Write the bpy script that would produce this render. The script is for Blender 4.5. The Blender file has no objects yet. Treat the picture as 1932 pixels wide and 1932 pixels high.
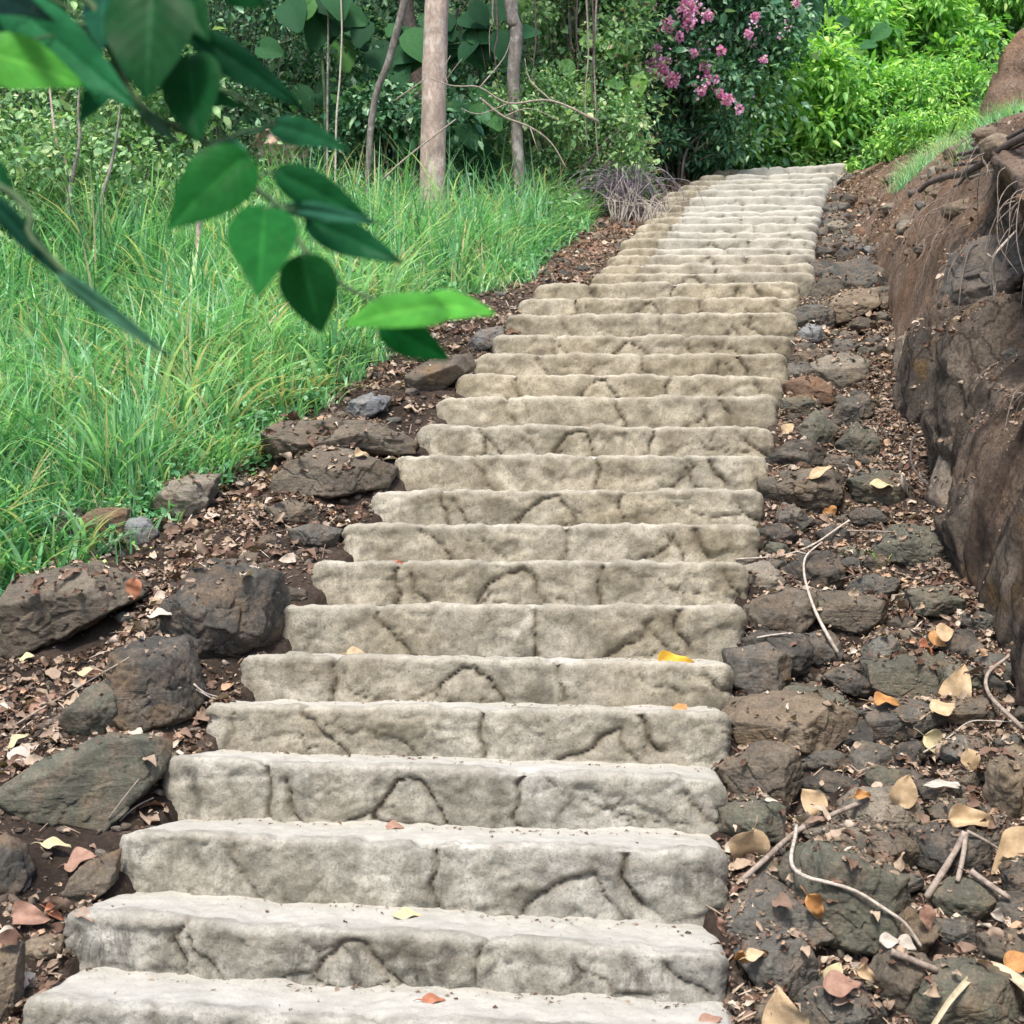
import bpy, math
import numpy as np
from mathutils import Vector

# ------------------------------------------------------------------ camera, sky, sun
FPX, CX, HY, CZ = 2450.0, 966.0, 930.0, 1.6
scene = bpy.context.scene
cam_data = bpy.data.cameras.new("camera")
cam = bpy.data.objects.new("camera", cam_data)
scene.collection.objects.link(cam)
cam.location = (0, 0, CZ)
cam.rotation_euler = (math.radians(90), 0, 0)
cam_data.sensor_width = 36
cam_data.lens = FPX / 1932 * 36
cam_data.shift_y = -36 / 1932
cam_data.clip_start = 0.05
cam_data.clip_end = 400
cam_data.dof.use_dof = True
cam_data.dof.focus_distance = 6.0
cam_data.dof.aperture_fstop = 9.0
scene.camera = cam

SUN_EL, SUN_AZ = math.radians(60), math.radians(196)      # azimuth from +y, clockwise
world = bpy.data.worlds.new("World")
scene.world = world
world.use_nodes = True
wn = world.node_tree.nodes
sky = wn.new("ShaderNodeTexSky")
sky.sky_type = 'NISHITA'
sky.sun_disc = False
sky.sun_elevation = SUN_EL
sky.sun_rotation = SUN_AZ
sky.air_density = 1.0
sky.dust_density = 2.5
sky.ozone_density = 1.0
wn["Background"].inputs[1].default_value = 0.14
world.node_tree.links.new(sky.outputs[0], wn["Background"].inputs[0])
sun_data = bpy.data.lights.new("sun", 'SUN')
sun = bpy.data.objects.new("sun", sun_data)
scene.collection.objects.link(sun)
sun_data.energy = 2.3
sun_data.angle = math.radians(11)
sun_data.color = (1.0, 0.95, 0.86)
sdir = Vector((math.sin(SUN_AZ) * math.cos(SUN_EL), math.cos(SUN_AZ) * math.cos(SUN_EL), math.sin(SUN_EL)))
sun.rotation_euler = (-sdir).to_track_quat('-Z', 'Y').to_euler()
scene.view_settings.view_transform = 'Standard'
scene.view_settings.look = 'None'
scene.view_settings.gamma = 1
scene.view_settings.exposure = 1.25
scene.cycles.max_bounces = 6
scene.cycles.transparent_max_bounces = 8

# ------------------------------------------------------------------ numpy noise
def _h(ix, iy, iz, seed):
    n = (ix.astype(np.int64) * 374761393 + iy.astype(np.int64) * 668265263 + iz.astype(np.int64) * 2147483647 + seed * 1274126177) & 0xffffffff
    n = ((n ^ (n >> 13)) * 1274126177) & 0xffffffff
    n = ((n ^ (n >> 16)) * 2246822519) & 0xffffffff
    n = n ^ (n >> 13)
    return (n & 0xffffff) / float(0xffffff)

def vnoise(P, seed=0):
    P = np.asarray(P, float)
    I = np.floor(P); Fr = P - I
    U = Fr * Fr * Fr * (Fr * (Fr * 6 - 15) + 10)
    I = I.astype(np.int64)
    out = 0
    for dx in (0, 1):
        wx = U[..., 0] if dx else 1 - U[..., 0]
        for dy in (0, 1):
            wy = U[..., 1] if dy else 1 - U[..., 1]
            for dz in (0, 1):
                wz = U[..., 2] if dz else 1 - U[..., 2]
                out = out + wx * wy * wz * _h(I[..., 0] + dx, I[..., 1] + dy, I[..., 2] + dz, seed)
    return out * 2 - 1

def fbm(P, octv=4, seed=0, gain=0.5):
    P = np.asarray(P, float); a = 1.0; s = 0; t = 0
    for i in range(octv):
        s = s + a * vnoise(P * (2.03 ** i) + i * 17.3, seed + i * 7)
        t += a; a *= gain
    return s / t

def ridged(P, octv=4, seed=0):
    P = np.asarray(P, float); a = 1.0; s = 0; t = 0
    for i in range(octv):
        s = s + a * (1 - 2 * np.abs(vnoise(P * (2.1 ** i) + i * 11.7, seed + i * 5)))
        t += a; a *= 0.5
    return s / t

def worley(P, seed=0):
    """F1, F2-F1 and the cell's random value"""
    P = np.asarray(P, float)
    I = np.floor(P).astype(np.int64)
    f1 = np.full(P.shape[:-1], 9.0); f2 = f1.copy(); idv = np.zeros(P.shape[:-1])
    for dx in (-1, 0, 1):
        for dy in (-1, 0, 1):
            for dz in (-1, 0, 1):
                J = I + np.array([dx, dy, dz])
                c = np.stack([J[..., 0] + _h(J[..., 0], J[..., 1], J[..., 2], seed),
                              J[..., 1] + _h(J[..., 0], J[..., 1], J[..., 2], seed + 1),
                              J[..., 2] + _h(J[..., 0], J[..., 1], J[..., 2], seed + 2)], -1)
                d = np.linalg.norm(P - c, axis=-1)
                near = d < f1
                f2 = np.where(near, f1, np.minimum(f2, d))
                idv = np.where(near, _h(J[..., 0], J[..., 1], J[..., 2], seed + 3), idv)
                f1 = np.where(near, d, f1)
    return f1, f2 - f1, idv

def facets(P, seed=0, tilt=1.0):
    """planar chips: every cell a plane of its own height and tilt; also distance to the cell border"""
    P = np.asarray(P, float); I = np.floor(P).astype(np.int64)
    f1 = np.full(P.shape[:-1], 9.0); f2 = f1.copy(); val = np.zeros(P.shape[:-1])
    for dx in (-1, 0, 1):
        for dy in (-1, 0, 1):
            for dz in (-1, 0, 1):
                J = I + np.array([dx, dy, dz]); h = [_h(J[..., 0], J[..., 1], J[..., 2], seed + q) for q in range(7)]
                D = P - np.stack([J[..., 0] + h[0], J[..., 1] + h[1], J[..., 2] + h[2]], -1)
                d = np.linalg.norm(D, axis=-1); near = d < f1
                f2 = np.where(near, f1, np.minimum(f2, d))
                v = (h[3] - .5) + tilt * ((h[4] - .5) * D[..., 0] + (h[5] - .5) * D[..., 1] + (h[6] - .5) * D[..., 2])
                val = np.where(near, v, val); f1 = np.where(near, d, f1)
    return val, f2 - f1

def sstep(t):
    t = np.clip(t, 0, 1)
    return t * t * (3 - 2 * t)

def P3(x, y, z):
    x, y, z = np.broadcast_arrays(x, y, z)
    return np.stack([x, y, z], -1)

# ------------------------------------------------------------------ mesh helpers
C = scene.collection

def mesh_obj(name, V, F, mat, parent=None, attrs=None, smooth=True, loc=None):
    V = np.asarray(V, np.float32).reshape(-1, 3)
    if loc is not None:
        V = V - np.asarray(loc, np.float32)
    me = bpy.data.meshes.new(name)
    Fs = F if isinstance(F, list) else [F]
    Fs = [np.asarray(f, np.int32) for f in Fs if len(f)]
    nl = sum(f.size for f in Fs); nf = sum(len(f) for f in Fs)
    me.vertices.add(len(V)); me.vertices.foreach_set("co", V.ravel())
    me.loops.add(nl); me.polygons.add(nf)
    me.loops.foreach_set("vertex_index", np.concatenate([f.ravel() for f in Fs]))
    tot = np.concatenate([np.full(len(f), f.shape[1], np.int32) for f in Fs])
    me.polygons.foreach_set("loop_start", np.concatenate([[0], np.cumsum(tot)[:-1]]).astype(np.int32))
    me.polygons.foreach_set("loop_total", tot)
    me.polygons.foreach_set("use_smooth", np.full(nf, smooth))
    if attrs:
        for k, a in attrs.items():
            at = me.attributes.new(k, 'FLOAT', 'POINT')
            at.data.foreach_set("value", np.asarray(a, np.float32).ravel())
    me.update(calc_edges=True)
    me.validate()
    me.materials.append(mat)
    o = bpy.data.objects.new(name, me)
    C.objects.link(o)
    if loc is not None:
        o.location = loc
    if parent is not None:
        o.parent = parent
        if loc is None:
            o.location = -Vector(parent.location)
        else:
            o.location = Vector(loc) - Vector(parent.location)
    return o

def tag(o, label, cat, group=None, kind=None):
    if label: o['label'] = label
    if cat: o['category'] = cat
    if group: o['group'] = group
    if kind: o['kind'] = kind
    return o

def thing(name, loc, label, cat, group=None):
    o = bpy.data.objects.new(name, None)
    o.empty_display_size = 0.1
    C.objects.link(o); o.location = loc
    return tag(o, label, cat, group)

def grid_faces(nu, nv):
    i = np.arange(nu - 1)[:, None] * nv + np.arange(nv - 1)[None, :]
    return np.stack([i, i + nv, i + nv + 1, i + 1], -1).reshape(-1, 4)

def normalize(a):
    return a / np.maximum(np.linalg.norm(a, axis=-1, keepdims=True), 1e-9)

def scatter(T, TF, pos, ydir, nrm, scale, tattr=None, widths=None):
    """copies of a template leaf: verts, faces, per-copy random spread to verts"""
    n = len(pos); m = len(T)
    Y = normalize(ydir); X = normalize(np.cross(Y, nrm)); Z = np.cross(X, Y)
    sc = np.broadcast_to(np.asarray(scale, float).reshape(-1, 1, 1), (n, 1, 1))
    wx = np.ones((n, 1, 1)) if widths is None else np.asarray(widths).reshape(-1, 1, 1)
    V = pos[:, None, :] + sc * (T[None, :, 0:1] * wx * X[:, None] + T[None, :, 1:2] * Y[:, None] + T[None, :, 2:3] * Z[:, None])
    F = (TF[None] + (np.arange(n) * m)[:, None, None]).reshape(-1, TF.shape[1])
    return V.reshape(-1, 3), F

class Batch:
    def __init__(s): s.V = []; s.F = {3: [], 4: []}; s.A = {}; s.n = 0
    def add(s, V, F, **attrs):
        F = np.asarray(F)
        s.V.append(np.asarray(V, float).reshape(-1, 3)); s.F[F.shape[1]].append(F + s.n)
        n = len(s.V[-1]); s.n += n
        for k, a in attrs.items():
            a = np.asarray(a, float)
            s.A.setdefault(k, []).append(np.full(n, float(a)) if a.ndim == 0 else a.ravel())
    def build(s, name, mat, parent=None, smooth=True, loc=None):
        Fs = [np.concatenate(f) for f in s.F.values() if f]
        return mesh_obj(name, np.concatenate(s.V), Fs, mat, parent, {k: np.concatenate(a) for k, a in s.A.items()}, smooth, loc)

def tube(pts, radii, seg=8, smooth_n=4, noise=0.0, seed=0, cap=True):
    pts = np.asarray(pts, float); radii = np.broadcast_to(np.asarray(radii, float), (len(pts),))
    if smooth_n > 1 and len(pts) > 2:          # catmull-rom
        Q = np.vstack([2 * pts[0] - pts[1], pts, 2 * pts[-1] - pts[-2]])
        out = []; rr = []
        for i in range(len(pts) - 1):
            for t in np.linspace(0, 1, smooth_n, endpoint=False):
                p0, p1, p2, p3 = Q[i:i + 4]
                out.append(.5 * ((2 * p1) + (-p0 + p2) * t + (2 * p0 - 5 * p1 + 4 * p2 - p3) * t * t + (-p0 + 3 * p1 - 3 * p2 + p3) * t ** 3))
                rr.append(radii[i] * (1 - t) + radii[i + 1] * t)
        out.append(pts[-1]); rr.append(radii[-1]); pts = np.array(out); radii = np.array(rr)
    n = len(pts)
    T = normalize(np.gradient(pts, axis=0))
    up = np.array([0.31, 0.17, 0.93]) if abs(T[0][2]) < 0.9 else np.array([0.9, 0.3, 0.1])
    N = np.zeros_like(pts); N[0] = normalize(np.cross(T[0], up))
    for i in range(1, n):
        v = N[i - 1] - T[i] * np.dot(N[i - 1], T[i]); N[i] = normalize(v)
    B = np.cross(T, N)
    a = np.linspace(0, 2 * np.pi, seg, endpoint=False)
    R = np.repeat(radii[:, None], seg, 1)
    ring = np.cos(a)[None, :, None] * N[:, None] + np.sin(a)[None, :, None] * B[:, None]
    if noise:
        R = R * (1 + noise * fbm(pts[:, None] * (0.35 / max(radii.max(), 1e-3)) + ring * 1.3 + seed * 3.1, 3, seed))
    V = (pts[:, None] + ring * R[..., None]).reshape(-1, 3)
    i = np.arange(n - 1)[:, None] * seg; j = np.arange(seg)[None]
    F = np.stack([i + j, i + (j + 1) % seg, i + seg + (j + 1) % seg, i + seg + j], -1).reshape(-1, 4)
    if cap:
        V = np.vstack([V, pts[:1], pts[-1:]])
        c0, c1 = n * seg, n * seg + 1
        jj = np.arange(seg)
        F3 = np.vstack([np.stack([np.full(seg, c0), (jj + 1) % seg, jj, jj], -1), np.stack([np.full(seg, c1), (n - 1) * seg + jj, (n - 1) * seg + (jj + 1) % seg, (n - 1) * seg + (jj + 1) % seg], -1)])
        tri = F3[:, :3]
        return V, F, tri
    return V, F, None

def add_tube(b, pts, radii, seg=6, smooth_n=4, noise=0.0, seed=0, **attrs):
    V, F, tri = tube(pts, radii, seg, smooth_n, noise, seed)
    n0 = b.n
    b.add(V, F, **attrs)
    if tri is not None: b.F[3].append(tri + n0)

# ------------------------------------------------------------------ materials
class NT:
    def __init__(s, name):
        s.m = bpy.data.materials.new(name); s.m.use_nodes = True
        s.t = s.m.node_tree; s.b = s.t.nodes["Principled BSDF"]; s.out = s.t.nodes["Material Output"]
    def n(s, typ, **kw):
        nd = s.t.nodes.new(typ)
        for k, v in kw.items():
            if k.startswith("i_"):
                nd.inputs[k[2:].replace("_", " ")].default_value = v
            else: setattr(nd, k, v)
        return nd
    def l(s, a, b): s.t.links.new(a, b)
    def coord(s, sock="Object"): return s.n("ShaderNodeTexCoord").outputs[sock]
    def pos(s): return s.n("ShaderNodeNewGeometry").outputs["Position"]
    def noise(s, vec, scale, detail=6, rough=0.55, dist=0.0, sc3=None):
        nd = s.n("ShaderNodeTexNoise"); nd.inputs["Scale"].default_value = scale
        nd.inputs["Detail"].default_value = detail; nd.inputs["Roughness"].default_value = rough
        nd.inputs["Distortion"].default_value = dist
        if sc3:
            mp = s.n("ShaderNodeMapping"); mp.inputs["Scale"].default_value = sc3
            s.l(vec, mp.inputs[0]); vec = mp.outputs[0]
        s.l(vec, nd.inputs["Vector"]); return nd.outputs["Fac"]
    def ramp(s, fac, stops, interp='LINEAR'):
        r = s.n("ShaderNodeValToRGB"); e = r.color_ramp.elements; r.color_ramp.interpolation = interp
        while len(e) < len(stops): e.new(0.5)
        for i, (p, c) in enumerate(stops):
            e[i].position = p
            e[i].color = (c, c, c, 1) if isinstance(c, (int, float)) else (*c, 1)
        s.l(fac, r.inputs[0]); return r.outputs[0]
    def mix(s, fac, a, b, mode='MIX'):
        m = s.n("ShaderNodeMix", data_type='RGBA', blend_type=mode)
        for sock, v in ((m.inputs[0], fac), (m.inputs[6], a), (m.inputs[7], b)):
            if isinstance(v, (int, float)): sock.default_value = v
            elif isinstance(v, tuple): sock.default_value = (*v, 1)
            else: s.l(v, sock)
        return m.outputs[2]
    def math(s, op, a, b=0.0):
        m = s.n("ShaderNodeMath", operation=op)
        for sock, v in ((m.inputs[0], a), (m.inputs[1], b)):
            if isinstance(v, (int, float)): sock.default_value = v
            else: s.l(v, sock)
        return m.outputs[0]
    def attr(s, name): return s.n("ShaderNodeAttribute", attribute_name=name).outputs["Fac"]
    def bump(s, h, strength=0.5, dist=0.01, prev=None):
        b = s.n("ShaderNodeBump"); b.inputs["Strength"].default_value = strength; b.inputs["Distance"].default_value = dist
        s.l(h, b.inputs["Height"])
        if prev: s.l(prev, b.inputs["Normal"])
        return b.outputs[0]
    def done(s, col=None, rough=0.8, normal=None, spec=0.3, transl=None, tcol=None):
        if col is not None:
            if isinstance(col, tuple): s.b.inputs["Base Color"].default_value = (*col, 1)
            else: s.l(col, s.b.inputs["Base Color"])
        if isinstance(rough, (int, float)): s.b.inputs["Roughness"].default_value = rough
        else: s.l(rough, s.b.inputs["Roughness"])
        s.b.inputs["Specular IOR Level"].default_value = spec
        if normal: s.l(normal, s.b.inputs["Normal"])
        if transl:
            tr = s.n("ShaderNodeBsdfTranslucent"); mx = s.n("ShaderNodeMixShader"); mx.inputs[0].default_value = transl
            c = tcol if tcol is not None else col
            if isinstance(c, tuple): tr.inputs[0].default_value = (*c, 1)
            else: s.l(c, tr.inputs[0])
            s.l(s.b.outputs[0], mx.inputs[1]); s.l(tr.outputs[0], mx.inputs[2]); s.l(mx.outputs[0], s.out.inputs[0])
        return s.m

def mat_stone():
    m = NT("carved_stone"); p = m.pos()
    big = m.noise(p, 6.5, 10, 0.74)
    tan = m.ramp(big, [(0.34, (0.15, 0.125, 0.083)), (0.44, (0.265, 0.225, 0.153)), (0.54, (0.365, 0.315, 0.22)), (0.68, (0.49, 0.435, 0.33))])
    grey = m.ramp(big, [(0.34, (0.125, 0.12, 0.10)), (0.44, (0.245, 0.236, 0.205)), (0.54, (0.355, 0.345, 0.305)), (0.68, (0.48, 0.468, 0.425))])
    c = m.mix(m.attr("tan"), grey, tan)
    c = m.mix(m.ramp(m.noise(p, 3.1, 4, 0.6), [(0.5, 0.0), (0.66, 0.55)]), c, m.mix(m.attr("tan"), (0.40, 0.40, 0.38), (0.50, 0.44, 0.33)))
    # soot-dark stains running down, mostly on the nearest steps
    st = m.noise(p, 1.0, 8, 0.72, 0.4, (11, 11, 5))
    sm = m.math('MULTIPLY', m.ramp(st, [(0.50, 0.0), (0.66, 1.0)]), m.attr("stain"))
    c = m.mix(sm, c, (0.055, 0.052, 0.045))
    g = m.math('MULTIPLY', m.attr("groove"), m.ramp(m.noise(p, 18, 5, 0.6), [(0.3, 0.6), (0.6, 1.0)]))
    c = m.mix(m.math('MULTIPLY', g, 0.92), c, m.mix(m.attr("tan"), (0.135, 0.115, 0.085), (0.15, 0.115, 0.07)))
    c = m.mix(m.ramp(m.noise(p, 15, 9, 0.78, 0.3), [(0.42, 0.45), (0.53, 0.0)]), c, m.mix(m.attr('tan'), (0.125, 0.12, 0.10), (0.16, 0.13, 0.08)))
    c = m.mix(m.math('MULTIPLY', m.attr('hair'), 0.5), c, (0.07, 0.055, 0.038))
    pit = m.ramp(m.noise(p, 75, 4, 0.65), [(0.33, 1.0), (0.40, 0.0)])
    c = m.mix(m.math('MULTIPLY', pit, 0.55), c, (0.06, 0.055, 0.045))
    c = m.mix(m.attr('cell'), c, m.mix(1.0, c, (0.66, 0.64, 0.60), 'MULTIPLY'))
    fine = m.noise(p, 120, 6, 0.8)
    c = m.mix(m.ramp(fine, [(0.36, 0.5), (0.50, 0.0)]), c, (0.09, 0.08, 0.06))
    c = m.mix(m.ramp(m.noise(p, 26, 7, 0.75), [(0.54, 0.0), (0.64, 0.35)]), c, (0.13, 0.118, 0.09))
    c = m.mix(m.math('MULTIPLY', m.attr("dust_light"), 0.6), c, (0.46, 0.44, 0.39))  # slight dust, and the brighter light from above put into the colour
    h1 = m.noise(p, 24, 8, 0.65); h2 = m.noise(p, 110, 4, 0.7)
    nb = m.bump(h1, 0.5, 0.011); nb = m.bump(h2, 0.8, 0.004, nb)
    return m.done(c, 0.88, nb, 0.25)

def mat_rock(name="fieldstone"):
    m = NT(name); p = m.coord("Object")
    oi = m.n("ShaderNodeObjectInfo")
    off = m.n("ShaderNodeVectorMath", operation='SCALE'); off.inputs[0].default_value = (31, 17, 23); m.l(oi.outputs["Random"], off.inputs["Scale"])
    ad = m.n("ShaderNodeVectorMath", operation='ADD'); m.l(p, ad.inputs[0]); m.l(off.outputs[0], ad.inputs[1]); p = ad.outputs[0]
    base = oi.outputs["Color"]
    n1 = m.noise(p, 7, 8, 0.68, 0.6)
    c = m.mix(m.ramp(n1, [(0.3, 0.85), (0.55, 0.0)]), base, m.mix(0.6, base, (0.03, 0.028, 0.025)))
    c = m.mix(m.ramp(n1, [(0.52, 0.0), (0.75, 0.7)]), c, m.mix(0.5, base, (0.34, 0.31, 0.25)))
    rust = m.ramp(m.noise(p, 4.3, 5, 0.6), [(0.55, 0.0), (0.72, 0.65)])
    c = m.mix(rust, c, (0.20, 0.125, 0.06))
    st = m.noise(p, 3, 7, 0.7, 1.2, (1.0, 1.4, 7.0))
    c = m.mix(m.ramp(st, [(0.36, 0.5), (0.5, 0.0)]), c, (0.05, 0.045, 0.04))
    fine = m.noise(p, 110, 4, 0.75)
    c = m.mix(m.ramp(m.noise(p, 13, 8, 0.75), [(0.48, 0.0), (0.62, 0.6)]), c, (0.17, 0.125, 0.09))
    c = m.mix(m.ramp(fine, [(0.38, 0.45), (0.54, 0.0)]), c, (0.04, 0.035, 0.03))
    c = m.mix(m.ramp(fine, [(0.6, 0.0), (0.75, 0.35)]), c, (0.42, 0.38, 0.32))
    nb = m.bump(st, 0.5, 0.02); nb = m.bump(m.noise(p, 34, 9, 0.7), 0.7, 0.009, nb)
    return m.done(c, 0.85, nb, 0.25)

def mat_soil():
    m = NT("soil"); p = m.pos()
    n1 = m.noise(p, 3, 8, 0.7)
    dirt = m.ramp(n1, [(0.3, (0.03, 0.023, 0.018)), (0.5, (0.06, 0.044, 0.034)), (0.7, (0.12, 0.09, 0.07))])
    dirt = m.mix(m.ramp(m.noise(p, 60, 6, 0.75), [(0.4, 0.6), (0.6, 0.0)]), dirt, (0.03, 0.02, 0.015))
    dirt = m.mix(m.ramp(m.noise(p, 45, 4, 0.7), [(0.62, 0.0), (0.72, 0.6)]), dirt, (0.32, 0.23, 0.17))
    dry = m.ramp(n1, [(0.35, (0.22, 0.12, 0.075)), (0.6, (0.36, 0.22, 0.15))])
    c = m.mix(m.attr("dry"), dirt, dry)
    veg = m.ramp(m.noise(p, 9, 6, 0.7), [(0.35, (0.02, 0.03, 0.012)), (0.65, (0.05, 0.085, 0.025))])
    c = m.mix(m.attr("veg"), c, veg)
    nb = m.bump(m.noise(p, 28, 9, 0.75), 1.0, 0.03); nb = m.bump(m.noise(p, 120, 5, 0.75), 0.8, 0.008, nb)
    return m.done(c, 0.95, nb, 0.15)

def mat_cliff():
    m = NT("weathered_bank"); p = m.pos()
    n1 = m.noise(p, 2.6, 10, 0.72, 0.6)
    s1 = m.noise(p, 2.6, 11, 0.74, 0.5, (1.0, 1.6, 0.9))
    rock = m.ramp(s1, [(0.30, (0.07, 0.058, 0.048)), (0.44, (0.17, 0.138, 0.108)), (0.56, (0.25, 0.20, 0.155)), (0.72, (0.36, 0.295, 0.235))])
    och = m.ramp(m.noise(p, 3.6, 5, 0.6), [(0.56, 0.0), (0.68, 0.75)])
    rock = m.mix(och, rock, (0.31, 0.19, 0.075))
    dirt = m.ramp(n1, [(0.3, (0.15, 0.105, 0.075)), (0.5, (0.29, 0.20, 0.145)), (0.7, (0.44, 0.33, 0.25))])
    org = m.ramp(m.noise(p, 1.7, 5, 0.6), [(0.48, 0.0), (0.62, 0.8)])
    dirt = m.mix(m.math('MULTIPLY', org, 0.55), dirt, (0.34, 0.18, 0.09))
    c = m.mix(m.attr("earth"), rock, dirt)
    c = m.mix(m.math('MULTIPLY', m.attr('crack'), 0.8), c, (0.03, 0.024, 0.02))
    c = m.mix(m.ramp(m.noise(p, 60, 8, 0.8), [(0.40, 0.65), (0.54, 0.0)]), c, (0.04, 0.03, 0.024))
    c = m.mix(m.ramp(m.noise(p, 38, 5, 0.75), [(0.62, 0.0), (0.74, 0.45)]), c, (0.42, 0.34, 0.27))
    c = m.mix(m.attr("hollow"), c, (0.03, 0.026, 0.03))
    mp = m.n("ShaderNodeMapping"); mp.inputs["Scale"].default_value = (3.2, 3.2, 1.5); mp.inputs["Rotation"].default_value = (0.5, 0.3, 0)
    ds = m.n("ShaderNodeVectorMath", operation='ADD'); ns = m.n("ShaderNodeTexNoise"); ns.inputs["Scale"].default_value = 4.0; ns.inputs["Detail"].default_value = 5
    m.l(p, ns.inputs["Vector"]); sc_ = m.n("ShaderNodeVectorMath", operation='SCALE'); m.l(ns.outputs["Color"], sc_.inputs[0]); sc_.inputs["Scale"].default_value = 0.35
    m.l(p, ds.inputs[0]); m.l(sc_.outputs[0], ds.inputs[1]); m.l(ds.outputs[0], mp.inputs[0])
    vo = m.n("ShaderNodeTexVoronoi", feature='DISTANCE_TO_EDGE'); vo.inputs["Scale"].default_value = 1.7; m.l(mp.outputs[0], vo.inputs["Vector"])
    vf = m.n("ShaderNodeTexVoronoi"); vf.inputs["Scale"].default_value = 1.7; m.l(mp.outputs[0], vf.inputs["Vector"])
    inv = m.math('SUBTRACT', 1.0, m.math('MULTIPLY', m.attr("earth"), 0.85))
    ck = m.math('MULTIPLY', m.ramp(vo.outputs["Distance"], [(0.0, 1.0), (0.07, 0.0)]), inv)
    c = m.mix(m.math('MULTIPLY', ck, 0.7), c, (0.03, 0.024, 0.02))
    vg = m.n("ShaderNodeSeparateColor"); m.l(vf.outputs["Color"], vg.inputs[0])
    c = m.mix(m.math('MULTIPLY', m.ramp(vg.outputs[0], [(0.3, 0.0), (0.9, 0.6)]), inv), c, m.mix(1.0, c, (0.45, 0.46, 0.5), 'MULTIPLY'))
    nb = m.bump(m.ramp(vo.outputs["Distance"], [(0.0, 0.0), (0.12, 1.0)]), 0.8, 0.03); nb = m.bump(s1, 0.9, 0.06, nb); nb = m.bump(m.noise(p, 22, 9, 0.8), 1.0, 0.035, nb)
    return m.done(c, 0.93, nb, 0.15)

def mat_leafy(name, stops, transl=0.3, rough=0.5, spec=0.4, gain=1.5):
    m = NT(name)
    c = m.ramp(m.attr("rnd"), stops)
    p = m.pos()
    c = m.mix(m.ramp(m.noise(p, 40, 3, 0.6), [(0.35, 0.25), (0.6, 0.0)]), c, (0.02, 0.03, 0.01))
    tc = m.mix(1.0, c, (gain, gain * 1.1, gain * 0.55), 'MULTIPLY')
    return m.done(c, rough, None, spec, transl, tc)

def mat_bark(name, c0, c1, scale=14):
    m = NT(name); p = m.coord("Object")
    n = m.noise(p, scale, 8, 0.7, 0.5, (1, 1, 0.35))
    c = m.ramp(n, [(0.3, c0), (0.65, c1)])
    c = m.mix(m.ramp(m.noise(p, 5, 4, 0.6), [(0.5, 0.0), (0.65, 0.5)]), c, tuple(min(1, x * 1.35) for x in c1))
    rings = m.noise(p, 1.0, 3, 0.5, 0.2, (2, 2, 16))
    c = m.mix(m.ramp(rings, [(0.33, 0.45), (0.42, 0.0)]), c, c0)
    c = m.mix(m.ramp(m.noise(p, 38, 6, 0.75, 0.0, (1, 1, .5)), [(0.42, 0.65), (0.56, 0.0)]), c, c0)
    c = m.mix(m.ramp(m.noise(p, 9, 4, 0.6), [(0.58, 0.0), (0.66, 0.55)]), c, (0.42, 0.40, 0.36))
    return m.done(c, 0.9, m.bump(n, 0.9, 0.015), 0.15)

def mat_plain(name, a, b, scale=30, rough=0.8, transl=None):
    m = NT(name); p = m.pos()
    c = m.ramp(m.noise(p, scale, 5, 0.65), [(0.35, a), (0.65, b)])
    return m.done(c, rough, m.bump(m.noise(p, scale * 3, 4, 0.6), 0.4, 0.003), 0.3, transl)

M = {}
M['stone'] = mat_stone(); M['rock'] = mat_rock(); M['soil'] = mat_soil(); M['cliff'] = mat_cliff()
M['grass'] = mat_leafy("grass_blades", [(0.0, (0.035, 0.13, 0.055)), (0.3, (0.11, 0.31, 0.14)), (0.58, (0.22, 0.48, 0.24)), (0.82, (0.42, 0.64, 0.40)), (0.91, (0.52, 0.62, 0.32)), (0.95, (0.46, 0.40, 0.22)), (1.0, (0.55, 0.47, 0.30))], 0.35)
M['smallleaf'] = mat_leafy("shrub_leaves", [(0.0, (0.035, 0.10, 0.04)), (0.4, (0.13, 0.28, 0.11)), (0.7, (0.29, 0.48, 0.20)), (1.0, (0.56, 0.62, 0.32))], 0.25)
M['darkleaf'] = mat_leafy("dark_leaves", [(0.0, (0.015, 0.06, 0.03)), (0.5, (0.055, 0.17, 0.08)), (0.8, (0.17, 0.34, 0.17)), (1.0, (0.36, 0.52, 0.30))], 0.15, 0.4)
M['brightleaf'] = mat_leafy("bright_leaves", [(0.0, (0.05, 0.19, 0.055)), (0.4, (0.19, 0.44, 0.09)), (0.75, (0.40, 0.66, 0.15)), (1.0, (0.60, 0.78, 0.26))], 0.35, 0.45)
M['bigleaf'] = mat_leafy("aroid_leaves", [(0.0, (0.012, 0.045, 0.022)), (0.5, (0.025, 0.09, 0.04)), (0.8, (0.05, 0.15, 0.05)), (1.0, (0.12, 0.27, 0.06))], 0.25, 0.7, 0.1)
M['dryleaf'] = mat_leafy("dry_leaves", [(0.0, (0.06, 0.032, 0.022)), (0.35, (0.15, 0.085, 0.06)), (0.55, (0.26, 0.185, 0.14)), (0.75, (0.40, 0.30, 0.215)), (0.92, (0.54, 0.46, 0.38)), (1.0, (0.42, 0.20, 0.08))], 0.1, 0.75, 0.2, 1.0)
M['pinkdry'] = mat_leafy("faded_bracts", [(0.0, (0.28, 0.13, 0.10)), (0.6, (0.42, 0.25, 0.20)), (1.0, (0.55, 0.38, 0.28))], 0.2, 0.7, 0.2, 1.0)
M['petal'] = mat_leafy("pink_bracts", [(0.0, (0.80, 0.20, 0.52)), (0.5, (0.92, 0.42, 0.78)), (1.0, (0.95, 0.70, 0.88))], 0.35, 0.6, 0.2, 1.0)
M['twig'] = mat_plain("dry_wood", (0.16, 0.125, 0.10), (0.34, 0.28, 0.23), 40)
M['paletwig'] = mat_plain("bleached_wood", (0.26, 0.22, 0.18), (0.50, 0.44, 0.37), 60)
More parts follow.
